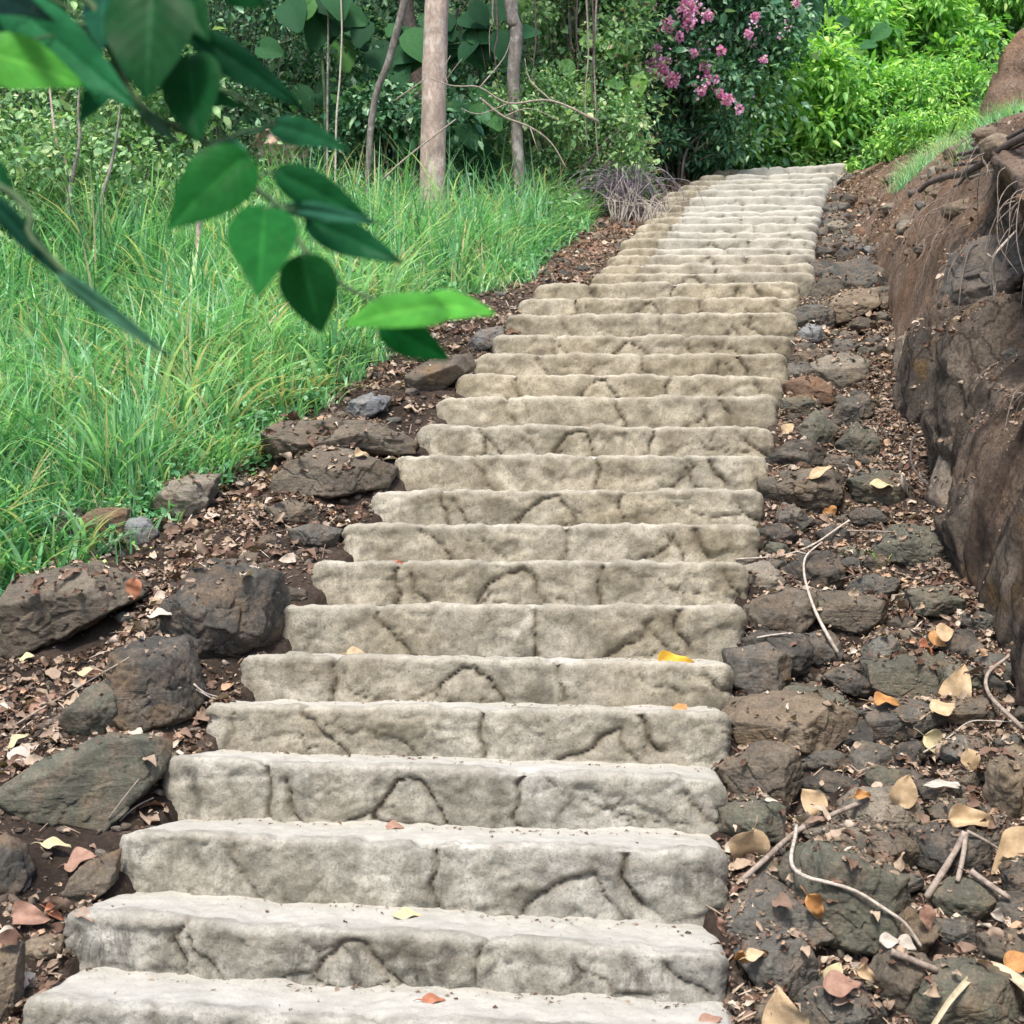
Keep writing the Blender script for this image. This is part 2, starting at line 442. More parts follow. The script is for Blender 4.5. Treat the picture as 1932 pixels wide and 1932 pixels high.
M['darktwig'] = mat_plain("dark_wood", (0.035, 0.028, 0.026), (0.11, 0.085, 0.07), 40)
M['greytwig'] = mat_plain("grey_twigs", (0.13, 0.11, 0.125), (0.30, 0.26, 0.28), 30)
M['palebark'] = mat_bark("pale_bark", (0.22, 0.165, 0.135), (0.46, 0.37, 0.31))
M['greybark'] = mat_bark("grey_bark", (0.10, 0.085, 0.075), (0.26, 0.235, 0.21))
M['greenstem'] = mat_plain("green_stem", (0.03, 0.07, 0.03), (0.09, 0.14, 0.06), 30)
# ------------------------------------------------------------------ the staircase, laid out
def at(px, py, d):
    """point that stands at depth d along the camera axis"""
    return np.array([(px - CX) / FPX * d, d, CZ + (HY - py) / FPX * d])

# each step: left end x, y and right end x, y of its front upper edge (in the 1932 px photo)
LOW = [(28, 1885, 1388, 1968), (112, 1722, 1372, 1806), (213, 1572, 1372, 1612), (300, 1432, 1370, 1470), (378, 1328, 1380, 1345),
       (450, 1236, 1387, 1252), (522, 1143, 1407, 1143), (587, 1059, 1412, 1061), (642, 989, 1434, 991), (697, 926, 1443, 925),
       (741, 859, 1452, 861), (785, 804, 1462, 806), (822, 750, 1470, 748), (859, 704, 1479, 710), (895, 669, 1490, 667),
       (928, 634, 1496, 634), (955, 594, 1507, 590), (979, 563, 1510, 560), (1008, 536, 1513, 532)]
UP = [(1120, 517, 1541, 514), (1134, 500, 1541, 497), (1147, 482, 1542, 480), (1164, 470, 1543, 467), (1173, 451, 1543, 450), (1192, 439, 1545, 436),
      (1202, 423, 1547, 421), (1218, 410, 1550, 408), (1227, 400, 1553, 397), (1231, 388, 1556, 386), (1243, 372, 1558, 370),
      (1256, 360, 1562, 356), (1280, 350, 1567, 345), (1300, 341, 1574, 336), (1320, 332, 1582, 325), (1345, 322, 1604, 308)]
YAW = [.20, .19, .17, .12, .08, .05] + [0.0] * 13
steps = []
for k, (xl, yl, xr, yr) in enumerate(LOW):
    d = 3.53 + .30 * (k - 1)
    steps.append((at(xl, yl, d + .06), at(xr, yr, d - YAW[k]), 'low', k))
for j, (xl, yl, xr, yr) in enumerate(UP):
    d = 8.98 + .318 * j
    steps.append((at(xl, yl, d), at(xr, yr, d), 'up', j + len(LOW)))
NS = len(steps)
yk = np.array([(a[1] + b[1]) / 2 for a, b, _, _ in steps]); zk = np.array([(a[2] + b[2]) / 2 for a, b, _, _ in steps])
zl = np.array([a[2] for a, b, _, _ in steps]); zr = np.array([b[2] for a, b, _, _ in steps])
xl_ = np.array([a[0] for a, b, _, _ in steps]); xr_ = np.array([b[0] for a, b, _, _ in steps])
yl_ = np.array([a[1] for a, b, _, _ in steps]); yr_ = np.array([b[1] for a, b, _, _ in steps])
def table(yy, zz, drop):
    Y = np.concatenate([[-6, 0, 2.2], yy, [14.2, 15.2, 17, 20, 30, 80]])
    z0 = zz[-1]
    Z = np.concatenate([[-0.35, -0.1, 0.02], zz - drop, [z0 - .05, z0 + .35, z0 + 1.5, z0 + 3.6, z0 + 9, z0 + 24]])
    return Y, Z
TL, TR = table(yl_, zl, .12), table(yr_, zr, .17)
def XL(y): return np.interp(y, yl_, xl_)
def XR(y): return np.interp(y, yr_, xr_)
def XC(y): return np.interp(y, [2, 4, 5, 5.5, 6.5, 7.6, 9.2, 10.5, 12, 13.5, 16], [1.75, 1.88, 1.97, 2.02, 2.17, 2.32, 2.72, 2.95, 3.22, 3.5, 3.8])
def HC(y): return np.interp(y, [3, 6.8, 8.0, 10, 13, 15, 17], [1.5, 1.5, 1.18, .80, .32, .12, 0])
def WC(y): return np.interp(y, [3, 6.6, 7.5, 13], [.32, .32, .80, .8])
def G(x, y, cliff=True):
    x = np.asarray(x, float); y = np.asarray(y, float)
    w = sstep((x - XL(y)) / np.maximum(XR(y) - XL(y), .1))
    z = np.interp(y, *TL) * (1 - w) + np.interp(y, *TR) * w
    L = np.maximum(0, XL(y) - x)
    near = sstep((14 - y) / 2)
    z = z + near * (.07 * np.exp(-((L - .45) / .25) ** 2) * (L > 0) - .05 * np.minimum(L, 3))
    R = np.maximum(0, x - XR(y))
    z = z - .07 * sstep(R / .35) * near
    z = z + near * .10 * np.exp(-(np.maximum(0, XC(y) - x) / .3) ** 2) * (R > 0)
    c = x - XC(y)
    if cliff:
        z = z + HC(y) * sstep(c / WC(y))
    z = z + .36 * np.clip(c - WC(y), 0, 5) * sstep((y - 2) / 2)
    ins = sstep((x - XL(y) - .05) / .1) * sstep((XR(y) - .05 - x) / .1) * sstep((y - 3.0) / .1) * sstep((14.0 - y) / .1)
    z = z - .38 * ins
    z = z + .25 * sstep((-x - 3) / 4) * fbm(P3(x * .3, y * .3, 0), 2, 5)
    return z
def GN(x, y):
    x = np.asarray(x, float); y = np.asarray(y, float)
    n = .045 * fbm(P3(x * 2.6, y * 2.6, 0), 3, 3) + .03 * fbm(P3(x * 11, y * 11, 2), 4, 9)
    edge = sstep(np.minimum(np.abs(x - XL(y)), np.abs(x - XR(y))) / .12) * .7 + .3
    return G(x, y) + n * edge

def ray_ground(px, py, dmin=3.0, dmax=40):
    d = np.arange(dmin, dmax, .01)
    x = (px - CX) / FPX * d; z = CZ + (HY - py) / FPX * d
    g = G(x, d)
    i = np.argmax(g >= z)
    if g[i] < z[i]: i = len(d) - 1
    return float(x[i]), float(d[i]), float(g[i])

# ground sheet
def cols():
    a = -3.2 - np.geomspace(.05, 60, 60)[::-1]
    return np.concatenate([a, np.arange(-3.2, 3.9, .025), 3.9 + np.geomspace(.05, 60, 60)])
def rows():
    return np.concatenate([-6 + np.arange(0, 8.6, .2), np.arange(2.6, 14.6, .025), 14.6 + np.geomspace(.04, 60, 90)])
gx, gy = np.meshgrid(cols(), rows(), indexing='ij')
gz = GN(gx, gy)
_c = gx - XC(gy)
gz = gz - HC(gy) * (sstep(_c / WC(gy)) - sstep((_c - .26) / WC(gy))) - .10 * sstep(_c / .1) * sstep((2.2 - _c) / .6) * sstep((14.5 - gy) / 1.5)   # kept behind the modelled face of the bank
dist_l = XL(gy) - gx
veg = np.maximum(sstep((dist_l - np.interp(gy, [3, 4.6, 5.35, 6.5, 7.8, 8.4, 10.2, 11], [2.2, 1.7, 1.15, .62, .5, .4, .42, .4])) / .2), sstep((gy - 14.0) / .4))
veg = np.maximum(veg, sstep((gx - XC(gy) - 1.6) / .3))
dryv = sstep((gy - 8.6) / 1.0) * (1 - sstep((gy - 14) / .5)) * (dist_l > -.3) * .9
dryv = np.maximum(dryv, sstep((gy - 9.3) / 1.5) * (gx > 0) * .55)
ground = mesh_obj("ground", P3(gx, gy, gz), grid_faces(*gx.shape), M['soil'], None, {'veg': veg, 'dry': dryv})
ground['kind'] = 'structure'

# the cut bank at the right: foot, weathered face, brow, earth slope above
def build_bank():
    ys = np.concatenate([np.arange(-2.0, 4.2, .04), np.arange(4.2, 8.6, .012), np.arange(8.6, 13.6, .02)])
    u = np.concatenate([np.linspace(0, 1, 170), 1 + np.linspace(0.02, 1, 60)])
    Y, U = np.meshgrid(ys, u, indexing='ij')
    W = WC(Y); H = HC(Y)
    t = np.clip(U, 0, 1); s = np.clip(U - 1, 0, 1)
    c = -.06 + (W * .8 + .06) * t ** 1.6 + s * 1.6
    h = -.18 + (H + .18) * np.minimum(1, 1.04 * t) ** .95 + s * 1.6 * .36 * .95 + .05
    foot = G(XC(Y), Y, cliff=False)
    X = XC(Y) + c; Z = foot + h
    P = P3(X, Y, Z)
    slope = sstep((Y - 6.7) / .8)
    wx = .35 * fbm(P3(Y * 1.3, Z * 1.3, 1.1), 3, 15)
    skew = Z * .45
    v1, b1 = facets(P3((Y + skew) * 1.2 + wx, Z * .55 + wx, X * .5), 11, 1.6)
    v2, b2 = facets(P3((Y + skew) * 3.6 + wx * 2, Z * 1.1 - wx * 2, X * 1.5), 21, 1.6)
    v3, b3 = facets(P3((Y + skew) * 10, Z * 4.5, X * 5), 31, 1.6)
    rk = 1 - .72 * slope
    v1 = v1 * sstep(b1 / .22); v2 = v2 * sstep(b2 / .22)
    out = (.15 * v1 + .07 * v2 - .02 * np.exp(-(b1 / .12) ** 2) + .02 * ridged(P3(Y * 5 + Z, Z * 1.2, 2), 4, 44)) * rk
    crack = np.clip(.8 * np.exp(-(b1 / .05) ** 2) + .5 * np.exp(-(b2 / .05) ** 2), 0, 1) * rk
    out = out + .06 * fbm(P3(Y * 1.6, Z * 1.6, 3.3), 3, 8) + .016 * fbm(P3(Y * 14 + Z * 4, Z * 9, X * 12), 4, 12)
    hollow = (1 + .3 * fbm(P3(Y * 5, Z * 5, 1), 3, 6)) * np.exp(-((Y - 6.35) / .62) ** 2 - ((Z - foot - 1.14) / .30) ** 2) * (1 - sstep((U - .86) / .1)) + .5 * np.exp(-((Y - 5.55) / .3) ** 2 - ((Z - foot - .95) / .22) ** 2) * (U < 1)
    fade = sstep(U / .08) * (1 - .6 * s)
    out = (out - .50 * hollow) * fade + .04 * fade
    # outward normal of the section (towards -x, a bit up)
    nx = -np.where(U < 1, .93 - .35 * slope, .35); nz = np.where(U < 1, .25 + .45 * slope, .93)
    V = P3(X + nx * out, Y - .12 * out, Z + nz * out)
    e0 = np.clip(slope * 1.1 + sstep((U - .93) / .1) * 1.0, 0, 1)
    earth = np.clip(e0 + .6 * (fbm(P3(Y * 2, Z * 2, 7), 3, 33) > .25), 0, 1)
    o = mesh_obj("earth_bank", V, grid_faces(*Y.shape)[:, ::-1], M['cliff'], None, {'earth': earth, 'hollow': hollow * .0, 'crack': crack})
    o['kind'] = 'structure'
    return o
build_bank()

# ------------------------------------------------------------------ the steps
def poly_dist(S, T, pl, W, H):
    """distance in metres from face points (S, T in 0..1) to a polyline"""
    best = np.full(S.shape, 9.0)
    for (a, b) in zip(pl[:-1], pl[1:]):
        ax, ay, bx, by = a[0] * W, a[1] * H, b[0] * W, b[1] * H
        px, py = S * W - ax, T * H - ay
        ex, ey = bx - ax, by - ay
        t = np.clip((px * ex + py * ey) / (ex * ex + ey * ey + 1e-9), 0, 1)
        best = np.minimum(best, np.hypot(px - t * ex, py - t * ey))
    return best
PAT_A = [([(.205, 1.1), (.20, .8), (.235, .45), (.27, .15), (.30, .0)], .016, .8), ([(.30, .72), (.345, .62), (.375, .4), (.40, .22), (.44, .06)], .007, .5),
         ([(.535, 1.15), (.532, .7), (.54, .35), (.537, 0)], .013, 1.2), ([(.66, .02), (.71, .25), (.76, .52), (.785, .72)], .017, 1.0),
         ([(.785, .72), (.80, .45), (.83, .12), (.845, .0)], .010, .8), ([(.838, .88), (.848, .6), (.868, .3)], .013, 1.5),
         ([(.80, .95), (.815, .7), (.86, .1)], .006, .4), ([(.27, .1), (.40, .04), (.54, .08), (.67, .04), (.85, .06)], .010, .6), ([(.07, .9), (.06, .5), (.03, .2)], .012, .5)]
PAT_B = [([(.197, 1.1), (.193, .7), (.20, .3), (.19, 0)], .014, 1.1), ([(.215, .75), (.235, .35), (.275, .12), (.33, .10), (.38, .3), (.405, .45)], .010, .8),
         ([(.38, .25), (.41, .5), (.445, .82), (.47, .86), (.495, .62), (.517, .35), (.53, .08)], .012, 1.1), ([(.405, .2), (.47, .13), (.515, .22)], .008, .7),
         ([(.655, 1.1), (.645, .65), (.652, .3), (.665, 0)], .011, 1.1), ([(.79, .75), (.82, .5), (.86, .42), (.93, .4)], .006, .7),
         ([(.53, .1), (.62, .14), (.66, .08), (.76, .12)], .006, .5), ([(.93, .75), (.955, .5), (.985, .35)], .016, .9), ([(.70, .9), (.74, .6), (.70, .3)], .02, .35)]
def box_rounded(W, T, H, r, res):
    ns, nb, nh = max(8, int(W / res)), max(5, int(T / (res * 1.3))), max(5, int(H / res))
    def lin(a, n): return np.linspace(0, a, n + 1)
    parts = []; faces = []; n0 = 0
    def addg(A, B, f):
        nonlocal n0
        a, b = np.meshgrid(A, B, indexing='ij')
        P = f(a, b).reshape(-1, 3); parts.append(P); faces.append(grid_faces(len(A), len(B)) + n0); n0 += len(P)
    s, b, h = lin(W, ns), lin(T, nb), lin(H, nh)
    addg(s, h, lambda a, c: P3(a, 0 * a, c - H))
    addg(s, b, lambda a, c: P3(a, c, 0 * a))
    addg(b, h, lambda a, c: P3(0 * a, a, c - H)); faces[-1] = faces[-1][:, ::-1]
    addg(b, h, lambda a, c: P3(0 * a + W, a, c - H))
    P = np.concatenate(parts); Fc = np.concatenate(faces)
    key = np.round(P * 20000).astype(np.int64)
    _, idx, inv = np.unique(key, axis=0, return_index=True, return_inverse=True)
    return P[idx], inv.reshape(-1)[Fc]
stair = thing("stone_staircase", tuple((steps[0][0] + steps[0][1]) / 2), "long flight of pale carved stone steps climbing between dirt banks to the shrubs", "staircase")
for i, (A, B, fl, k) in enumerate(steps):
    W = float(np.linalg.norm(B - A)); e1 = (B - A) / W
    e2 = np.array([-e1[1], e1[0], 0]); e2 /= np.linalg.norm(e2); e3 = np.cross(e1, e2)
    if i + 1 < NS:
        T = float(max(yl_[i + 1] - yl_[i], yr_[i + 1] - yr_[i])) + .12
    else: T = .6
    H = float(max(zl[i] - zl[i - 1], zr[i] - zr[i - 1])) + .06 if i else .26
    if k == len(LOW) - 1: T = .50
    H = max(H, .14)
    res = .0085 if i < 5 else .011 if i < 12 else .014 if i < 19 else .02
    P, Fc = box_rounded(W, T, H, .04, res)
    s, b, h = P[:, 0], P[:, 1], P[:, 2]
    r = .019
    inner = np.stack([np.clip(s, r, W - r), np.maximum(b, r), np.minimum(h, -r)], -1)
    dvec = P - inner
    nrm = normalize(dvec)
    Q = inner + nrm * r * (np.linalg.norm(dvec, axis=1) > 1e-9)[:, None]
    S = s / W; Tt = (h + H) / H
    e = np.clip((.10 - np.minimum(s, W - s)) / .10, 0, 1)
    Q[:, 1] += .038 * e ** 3 * sstep((.25 - b) / .2); Q[:, 2] -= .028 * e ** 3 * sstep((Tt - .3) / .6)
    pat = PAT_A if (k % 2 == 0) else PAT_B
    rs = np.random.RandomState(100 + k)
    jx = rs.uniform(-.012, .012)
    world_ = A + s[:, None] * e1 + b[:, None] * e2 + h[:, None] * e3
    wob = fbm(world_ * 9, 3, 50)
    SS = S + jx + .013 * wob + .006 * vnoise(world_ * 22, 52); TT = np.clip(Tt + .14 * fbm(world_ * 11, 3, 51), -.1, 1.0) + np.clip(b - .03, 0, 1) / H * 1.0
    groove = np.zeros(len(S)); depth = np.zeros(len(S)); bevel = np.full(len(S), 9.)
    pat = [([(a + rs.uniform(-.014, .014), b_ + rs.uniform(-.06, .06)) for a, b_ in pl], wd * rs.uniform(.6, 1.2), am * (rs.uniform(.8, 1.15) if am > .5 else rs.uniform(0, 1.2))) for pl, wd, am in pat]
    for q in range(3):
        a, b_ = rs.uniform(.05, .9), rs.uniform(.1, .9); pl = [(a, b_)]
        for w_ in range(3): a += rs.uniform(.005, .035); b_ += rs.uniform(-.3, .3); pl.append((a, b_))
        pat.append((pl, .004, rs.uniform(.2, .6)))
    for pl, wd, am in pat:
        dd = poly_dist(SS, TT, pl, W, H)
        g = np.exp(-(dd / (wd * .72)) ** 2) * am
        groove = np.maximum(groove, np.minimum(1, np.exp(-(dd / (wd * 1.15)) ** 2) * am * .8)); depth = np.maximum(depth, g)
        if am >= .8: bevel = np.minimum(bevel, dd)
    pillow = sstep(np.clip(bevel, 0, .07) / .07)
    crack = np.zeros(len(S))
    for pl, wd, am in pat:
        off_ = .006
        crack = np.maximum(crack, np.exp(-(poly_dist(SS + .004 * vnoise(world_ * 40, 5), TT, pl, W, H) / .0038) ** 2) * min(1, am))
    lowf = fbm(P3(S * W * 4.5, TT * H * 5, k % 2 * 9.0), 3, 60)
    fine = fbm(world_ * 28, 4, 70); cut = ridged(P3(S * W * 10, TT * H * 13, k % 2 * 5.0 + k * .13), 3, 61)
    front = sstep((.10 - b) / .08)
    wq = world_ * .0 + P3(S * W, b * .3, TT * H) + .02 * wob[:, None]
    v4, c4 = facets(wq * np.array([4.5, 4, 9]) + (k % 2) * 13.0 + k * .37, 61, 1.3); v5, c5 = facets(wq * np.array([14, 12, 24]) + k * 2.3, 63, 1.5); v6, _ = facets(world_ * 45, 65, 1.5); v4 = v4 * sstep(c4 / .12); v5 = v5 * sstep(c5 / .12)
    disp = front * (-.011 * depth - .011 * crack + .009 * (pillow - .6) + .005 * lowf + .004 * cut + .013 * v4 + .005 * v5 + .004 * v6) + .0035 * fine
    topw = (1 - front) * (.010 * fbm(world_ * 5, 3, 71) + .004 * fbm(world_ * 22, 3, 72)) - (1 - front) * .010 * depth
    nose = .0055 * fbm(P3(S * W * 3.2, 0, k * 3.7), 3, 73) + .0045 * fbm(P3(S * W * 17, 0, k * 1.7), 2, 74)
    if i < 3: nose = nose * 1.6
    Q = Q + nrm * disp[:, None]
    if fl == 'low': Q[:, 2] -= (.030 if i < 8 else .02) * np.clip(b / .3, 0, 1)
    Q[:, 2] += (topw + nose * sstep((Tt - .3) / .6))
    # a fillet of render at the bottom of the nearest risers
    if i < 5: Q[:, 1] -= front * .016 * sstep((.22 - Tt) / .16)
    V = A + Q[:, 0:1] * e1 + Q[:, 1:2] * e2 + Q[:, 2:3] * e3
    tan = np.interp(k, [0, 2.5, 4.5, 7, 12, 18, 19, 26, 34], [.15, .3, .5, .7, .85, .95, .85, .5, .4])
    tanv = np.clip(tan + .25 * fbm(world_ * 2.2, 2, 80) + (.45 * (S < .19) if k > 18 else 0), 0, 1)
    stain = np.clip(np.interp(k, [0, 1, 2, 3, 8, 12, 20], [.9, 1.0, .6, .5, .42, .3, .2]) + .35 * sstep((S - .86) / .12) * (k < 12) + .35 * sstep((.15 - S) / .1) * (k < 12), 0, 1) * (.35 + .65 * sstep((.98 - Tt) / .25))
    dust_light = np.clip((1 - front) * .95 + .75 * np.clip((k - 18) / 9, 0, 1) * (S > .19) + .3 * sstep((Tt - .86) / .14), 0, 1)  # treads, lips and upper flight paler: painted sky light over a little dust
    o = mesh_obj("step", V, Fc, M['stone'], stair, {'hair': crack, 'groove': np.clip(groove * .8 + crack * .45 + .45 * np.exp(-(c4 / .035) ** 2) * (fbm(world_ * 6, 2, 66) > 0), 0, 1) * (.55 + .45 * front), 'cell': np.clip((v4 + .3) * .9, 0, .8) * (.4 + .6 * front), 'tan': tanv, 'stain': stain, 'dust_light': dust_light})
# ------------------------------------------------------------------ rocks
def ico(sub):
    import bmesh
    bm = bmesh.new(); bmesh.ops.create_icosphere(bm, subdivisions=sub, radius=1)
    V = np.array([v.co[:] for v in bm.verts]); F = np.array([[v.index for v in f.verts] for f in bm.faces]); bm.free()
    return V, F
ICO = {s: ico(s) for s in (2, 3, 4, 5, 6)}
def hull(p):
    p = sorted(map(tuple, p)); lo = []; up = []
    for q in p:
        while len(lo) > 1 and (lo[-1][0] - lo[-2][0]) * (q[1] - lo[-2][1]) - (lo[-1][1] - lo[-2][1]) * (q[0] - lo[-2][0]) <= 0: lo.pop()
        lo.append(q)
    for q in reversed(p):
        while len(up) > 1 and (up[-1][0] - up[-2][0]) * (q[1] - up[-2][1]) - (up[-1][1] - up[-2][1]) * (q[0] - up[-2][0]) <= 0: up.pop()
        up.append(q)
    return np.array(lo[:-1] + up[:-1])
DARK, GREY, GREEN, BROWN, TANC, BLUE, LITE, RUST = (.058, .054, .046), (.118, .114, .098), (.115, .115, .083), (.135, .112, .082), (.23, .175, .115), (.22, .23, .235), (.28, .245, .19), (.21, .12, .07)
NR = [0]
def rock(outline, col, label, seed=None, rough=.03, d=None, facets=None, thick=.8, sharp=80, cat='rock', group=None, name='rock', top=.55, back=0.0, mat='rock'):
    NR[0] += 1; seed = seed or NR[0]
    rs = np.random.RandomState(seed * 13 + 5)
    o = np.array(outline, float)
    mc = (o.min(0) + o.max(0)) / 2; o = mc + (o - mc) * (1.20 if mc[0] > 966 else 1.07)
    cx = (o[:, 0].min() + o[:, 0].max()) / 2; y0, y1 = o[:, 1].min(), o[:, 1].max()
    if d is None:
        _, d, _ = ray_ground(cx, .35 * (y0 + y1) / 2 + .65 * y1)
    d += back + .012 * (o[:, 1].max() - o[:, 1].min()) / 100
    ctr = at(cx, (y0 + y1) / 2, d)
    q = np.stack([(o[:, 0] - cx) / FPX * d, ((y0 + y1) / 2 - o[:, 1]) / FPX * d], -1)
    hq = hull(q)
    c2 = hq.mean(0)
    pl = []
    for i in range(len(hq)):
        a, b = hq[i], hq[(i + 1) % len(hq)]
        e = b - a; n = np.array([e[1], -e[0]]); L = np.linalg.norm(n)
        if L < 1e-6: continue
        n /= L; dist = np.dot(n, a - c2)
        if dist < 0: n, dist = -n, -dist
        pl.append((np.array([n[0], 0, n[1]]), max(dist, .004)))
    pxw0 = max(np.ptp(o[:, 0]), np.ptp(o[:, 1]))
    hw = np.ptp(hq[:, 0]) / 2; hh = np.ptp(hq[:, 1]) / 2; hd = thick * .5 * (hw + hh)
    pl.append((np.array([0, 1, 0.]), hd)); pl.append((np.array([0, -1, 0.]), hd * .8))
    if facets is None:
        facets = [(rs.uniform(-.35, .35), -1, rs.uniform(.5, 1.0), rs.uniform(.55, .68)), (rs.uniform(.5, .9) * rs.choice([-1, 1]), -1, rs.uniform(-.4, .4), rs.uniform(.55, .72)),
                  (rs.uniform(-.5, .5), -1, rs.uniform(-.6, -.1), rs.uniform(.6, .8)), (rs.uniform(-.4, .4), -top, 1.0, rs.uniform(.62, .8)), (rs.uniform(-.9, .9), -.8, rs.uniform(-.9, .9), .7)]
    for q in range(9 if pxw0 > 40 else 5):
        v_ = rs.normal(size=3); v_[1] = -abs(v_[1]) - .2; facets = list(facets) + [(v_[0], v_[1], v_[2], rs.uniform(.74, .9))]
    for fx, fy, fz, fr in facets:
        n = normalize(np.array([fx, fy, fz], float))
        ext = math.sqrt((n[0] * hw) ** 2 + (n[1] * hd) ** 2 + (n[2] * hh) ** 2)
        pl.append((n, ext * fr * 1.05))
    pxw = max(np.ptp(o[:, 0]), np.ptp(o[:, 1]))
    sub = 6 if pxw > 150 else 5 if pxw > 70 else 4 if pxw > 25 else 3
    D, Fc = ICO[sub]
    # spread directions over the flattened body so that faces stay even
    Dn = normalize(D * np.array([hw, hd, hh]))
    N = np.array([p[0] for p in pl]); K = np.array([p[1] for p in pl])
    s = np.maximum(0, Dn @ N.T / K)
    rad = 1.0 / np.maximum((s ** sharp).sum(1) ** (1 / sharp), 1e-6)
    V = Dn * rad[:, None]
    size = (hw + hh) / 2
    nn = normalize(V)
    lay = rs.normal(size=3); lay /= np.linalg.norm(lay)
    off = rs.uniform(0, 50, 3)
    w = V / size
    fv, fb = globals()['facets'](w * 2.6 + off, seed, 1.5); fv2, _ = globals()['facets'](w * 6.5 + off, seed + 3, 1.5)
    disp = .085 * fv * min(1.6, rough / .02) * .6 + .03 * fv2 - .02 * np.exp(-(fb / .05) ** 2) + rough * 1.2 * fbm(w * 1.7 + off, 4, seed) + rough * .2 * ridged(w * np.array([1.5, 1.5, 1.5]) + (w @ lay)[:, None] * 2.2 * lay + off, 4, seed + 3) + rough * .3 * fbm(w * 8 + off, 3, seed + 9)
    V = V + nn * (disp * size)[:, None]
    V = V + ctr + np.array([c2[0], 0, c2[1]])
    base = np.array([V[:, 0].mean(), V[:, 1].mean(), V[:, 2].min()])
    ob = mesh_obj(name, V, Fc, M[mat], None, None, True, tuple(base))
    cv = np.array(col) * .80 * rs.uniform(.88, 1.12)
    ob.color = (*cv, 1)
    return tag(ob, label, cat, group)

def z6(*p): return [(1288 + x / 3, 1380 + y / 3) for x, y in p]
def z5(*p): return [(1288 + x / 3, 920 + y / 3) for x, y in p]
def z4(*p): return [(966 + x / 2, 276 + y / 2) for x, y in p]
def zt(*p): return [(1380 + x * .2857, 276 + y * .2857) for x, y in p]
def z3(*p): return [(x / 2, 552 + y / 2) for x, y in p]
R = rock
# right of the steps, bottom of the picture upwards
R(z6((250, 1080), (500, 880), (620, 960), (800, 1130), (760, 1200), (560, 1210)), GREY, "diamond-shaped flat grey stone beside the second step up, right side", facets=[(0, -1, .35, .5), (.1, -.6, 1, .7)], rough=.018)
R(z6((600, 850), (830, 700), (1060, 780), (1190, 830), (1210, 960), (1080, 1240), (960, 1290), (850, 1200), (700, 950)), GREEN, "largest smooth greenish boulder in the right gully, under the thin curved stick", facets=[(-.1, -1, .15, .55), (.8, -.9, 0, .72), (0, -.5, 1, .8)], rough=.02, sharp=30)
R(z6((350, 1310), (480, 1220), (650, 1200), (720, 1300), (740, 1440), (640, 1550), (400, 1380)), GREY, "grey pitted boulder just below the diamond-shaped stone, right of the steps")
R(z6((700, 1450), (1000, 1480), (1150, 1600), (1150, 1720), (720, 1720), (690, 1550)), GREY, "flat dark stone at the bottom edge, under the long dry strap leaf")
R(z6((1320, 1600), (1440, 1420), (1650, 1370), (1950, 1450), (1960, 1700), (1400, 1700)), GREEN, "big rounded olive boulder in the bottom right corner", rough=.02, sharp=30)
R(z6((1450, 930), (1600, 860), (1760, 900), (1790, 980), (1720, 1080), (1560, 1070), (1460, 1000)), GREEN, "oval green-grey stone near the white petals, lower right", rough=.018, sharp=18)
R(z6((950, 440), (1030, 370), (1250, 360), (1350, 470), (1340, 560), (1220, 590), (1000, 570), (945, 520)), LITE, "light brown rounded stone with a flat top, tan leaf leaning behind it", rough=.02)
R(z6((740, 600), (870, 560), (1150, 590), (1270, 640), (1300, 760), (1210, 800), (1050, 740), (850, 680)), BROWN, "long dark brown stone directly above the largest greenish boulder")
R(z6((370, 790), (500, 740), (590, 800), (560, 880), (400, 880)), GREEN, "small green-grey stone under the lower end of the long grey stick", cat='rock')
R(z6((1100, 1400), (1200, 1280), (1400, 1340), (1330, 1600), (1130, 1500)), BROWN, "brown wedge-shaped stone crossed by the dry strap leaf")
R(z6((1080, 1160), (1120, 1060), (1250, 1000), (1420, 1100), (1430, 1210), (1180, 1290)), BROWN, "brown flat stone with white petals lying on its front")
R(z6((640, 110), (800, 100), (930, 150), (930, 220), (720, 240), (650, 170)), GREY, "low grey stone right of the tall olive block, sixth step level")
R(z6((930, 160), (1040, 80), (1160, 110), (1150, 200), (1060, 260), (960, 240)), GREY, "grey stone with a pale chip, middle of the right gully above the brown leaf")
R(z6((690, 300), (820, 250), (980, 280), (970, 370), (800, 380)), DARK, "dark flat stone above the forked grey stick")
R(z6((260, 230), (480, 110), (640, 130), (650, 300), (530, 430), (300, 400)), BROWN, "tall olive-brown block standing against the right end of the fifth step", facets=[(-.3, -1, .2, .6), (.9, -.7, 0, .6), (0, -.4, 1, .8)])
R(z6((240, 450), (420, 390), (560, 450), (540, 590), (400, 640), (250, 580)), GREEN, "mossy block behind the round tan leaf with the long stalk")
R(z6((1780, 230), (1850, 150), (1960, 120), (1960, 470), (1790, 470), (1760, 370)), TANC, "large smooth tan rock cut by the right edge of the picture")
R(z6((1330, 300), (1550, 290), (1560, 400), (1400, 420)), DARK, "dark brown stone under the pale slipper-shaped leaf, far right")
R(z6((1200, 190), (1230, 100), (1330, 70), (1390, 110), (1330, 180), (1230, 210)), DARK, "small black lump beside the yellowish folded leaf")
R(z6((1150, 790), (1340, 830), (1350, 900), (1190, 900)), GREY, "small pale grey stone right of the largest greenish boulder")
R(z6((1450, 1080), (1640, 1100), (1640, 1200), (1460, 1190)), GREY, "small square grey stone below the oval green-grey stone")
R(z6((0 + 400, 1590), (520, 1500), (640, 1600), (600, 1720), (420, 1720)), BROWN, "brown stone at the bottom edge between two large tan leaves")
R(z6((1840, 820), (1950, 780), (1960, 960), (1850, 930)), DARK, "dark stone under the big pale leaf at the right edge")
R(z6((560, 1010), (680, 960), (700, 1060), (620, 1100)), DARK, "small dark stone wedged behind the orange curled leaf")
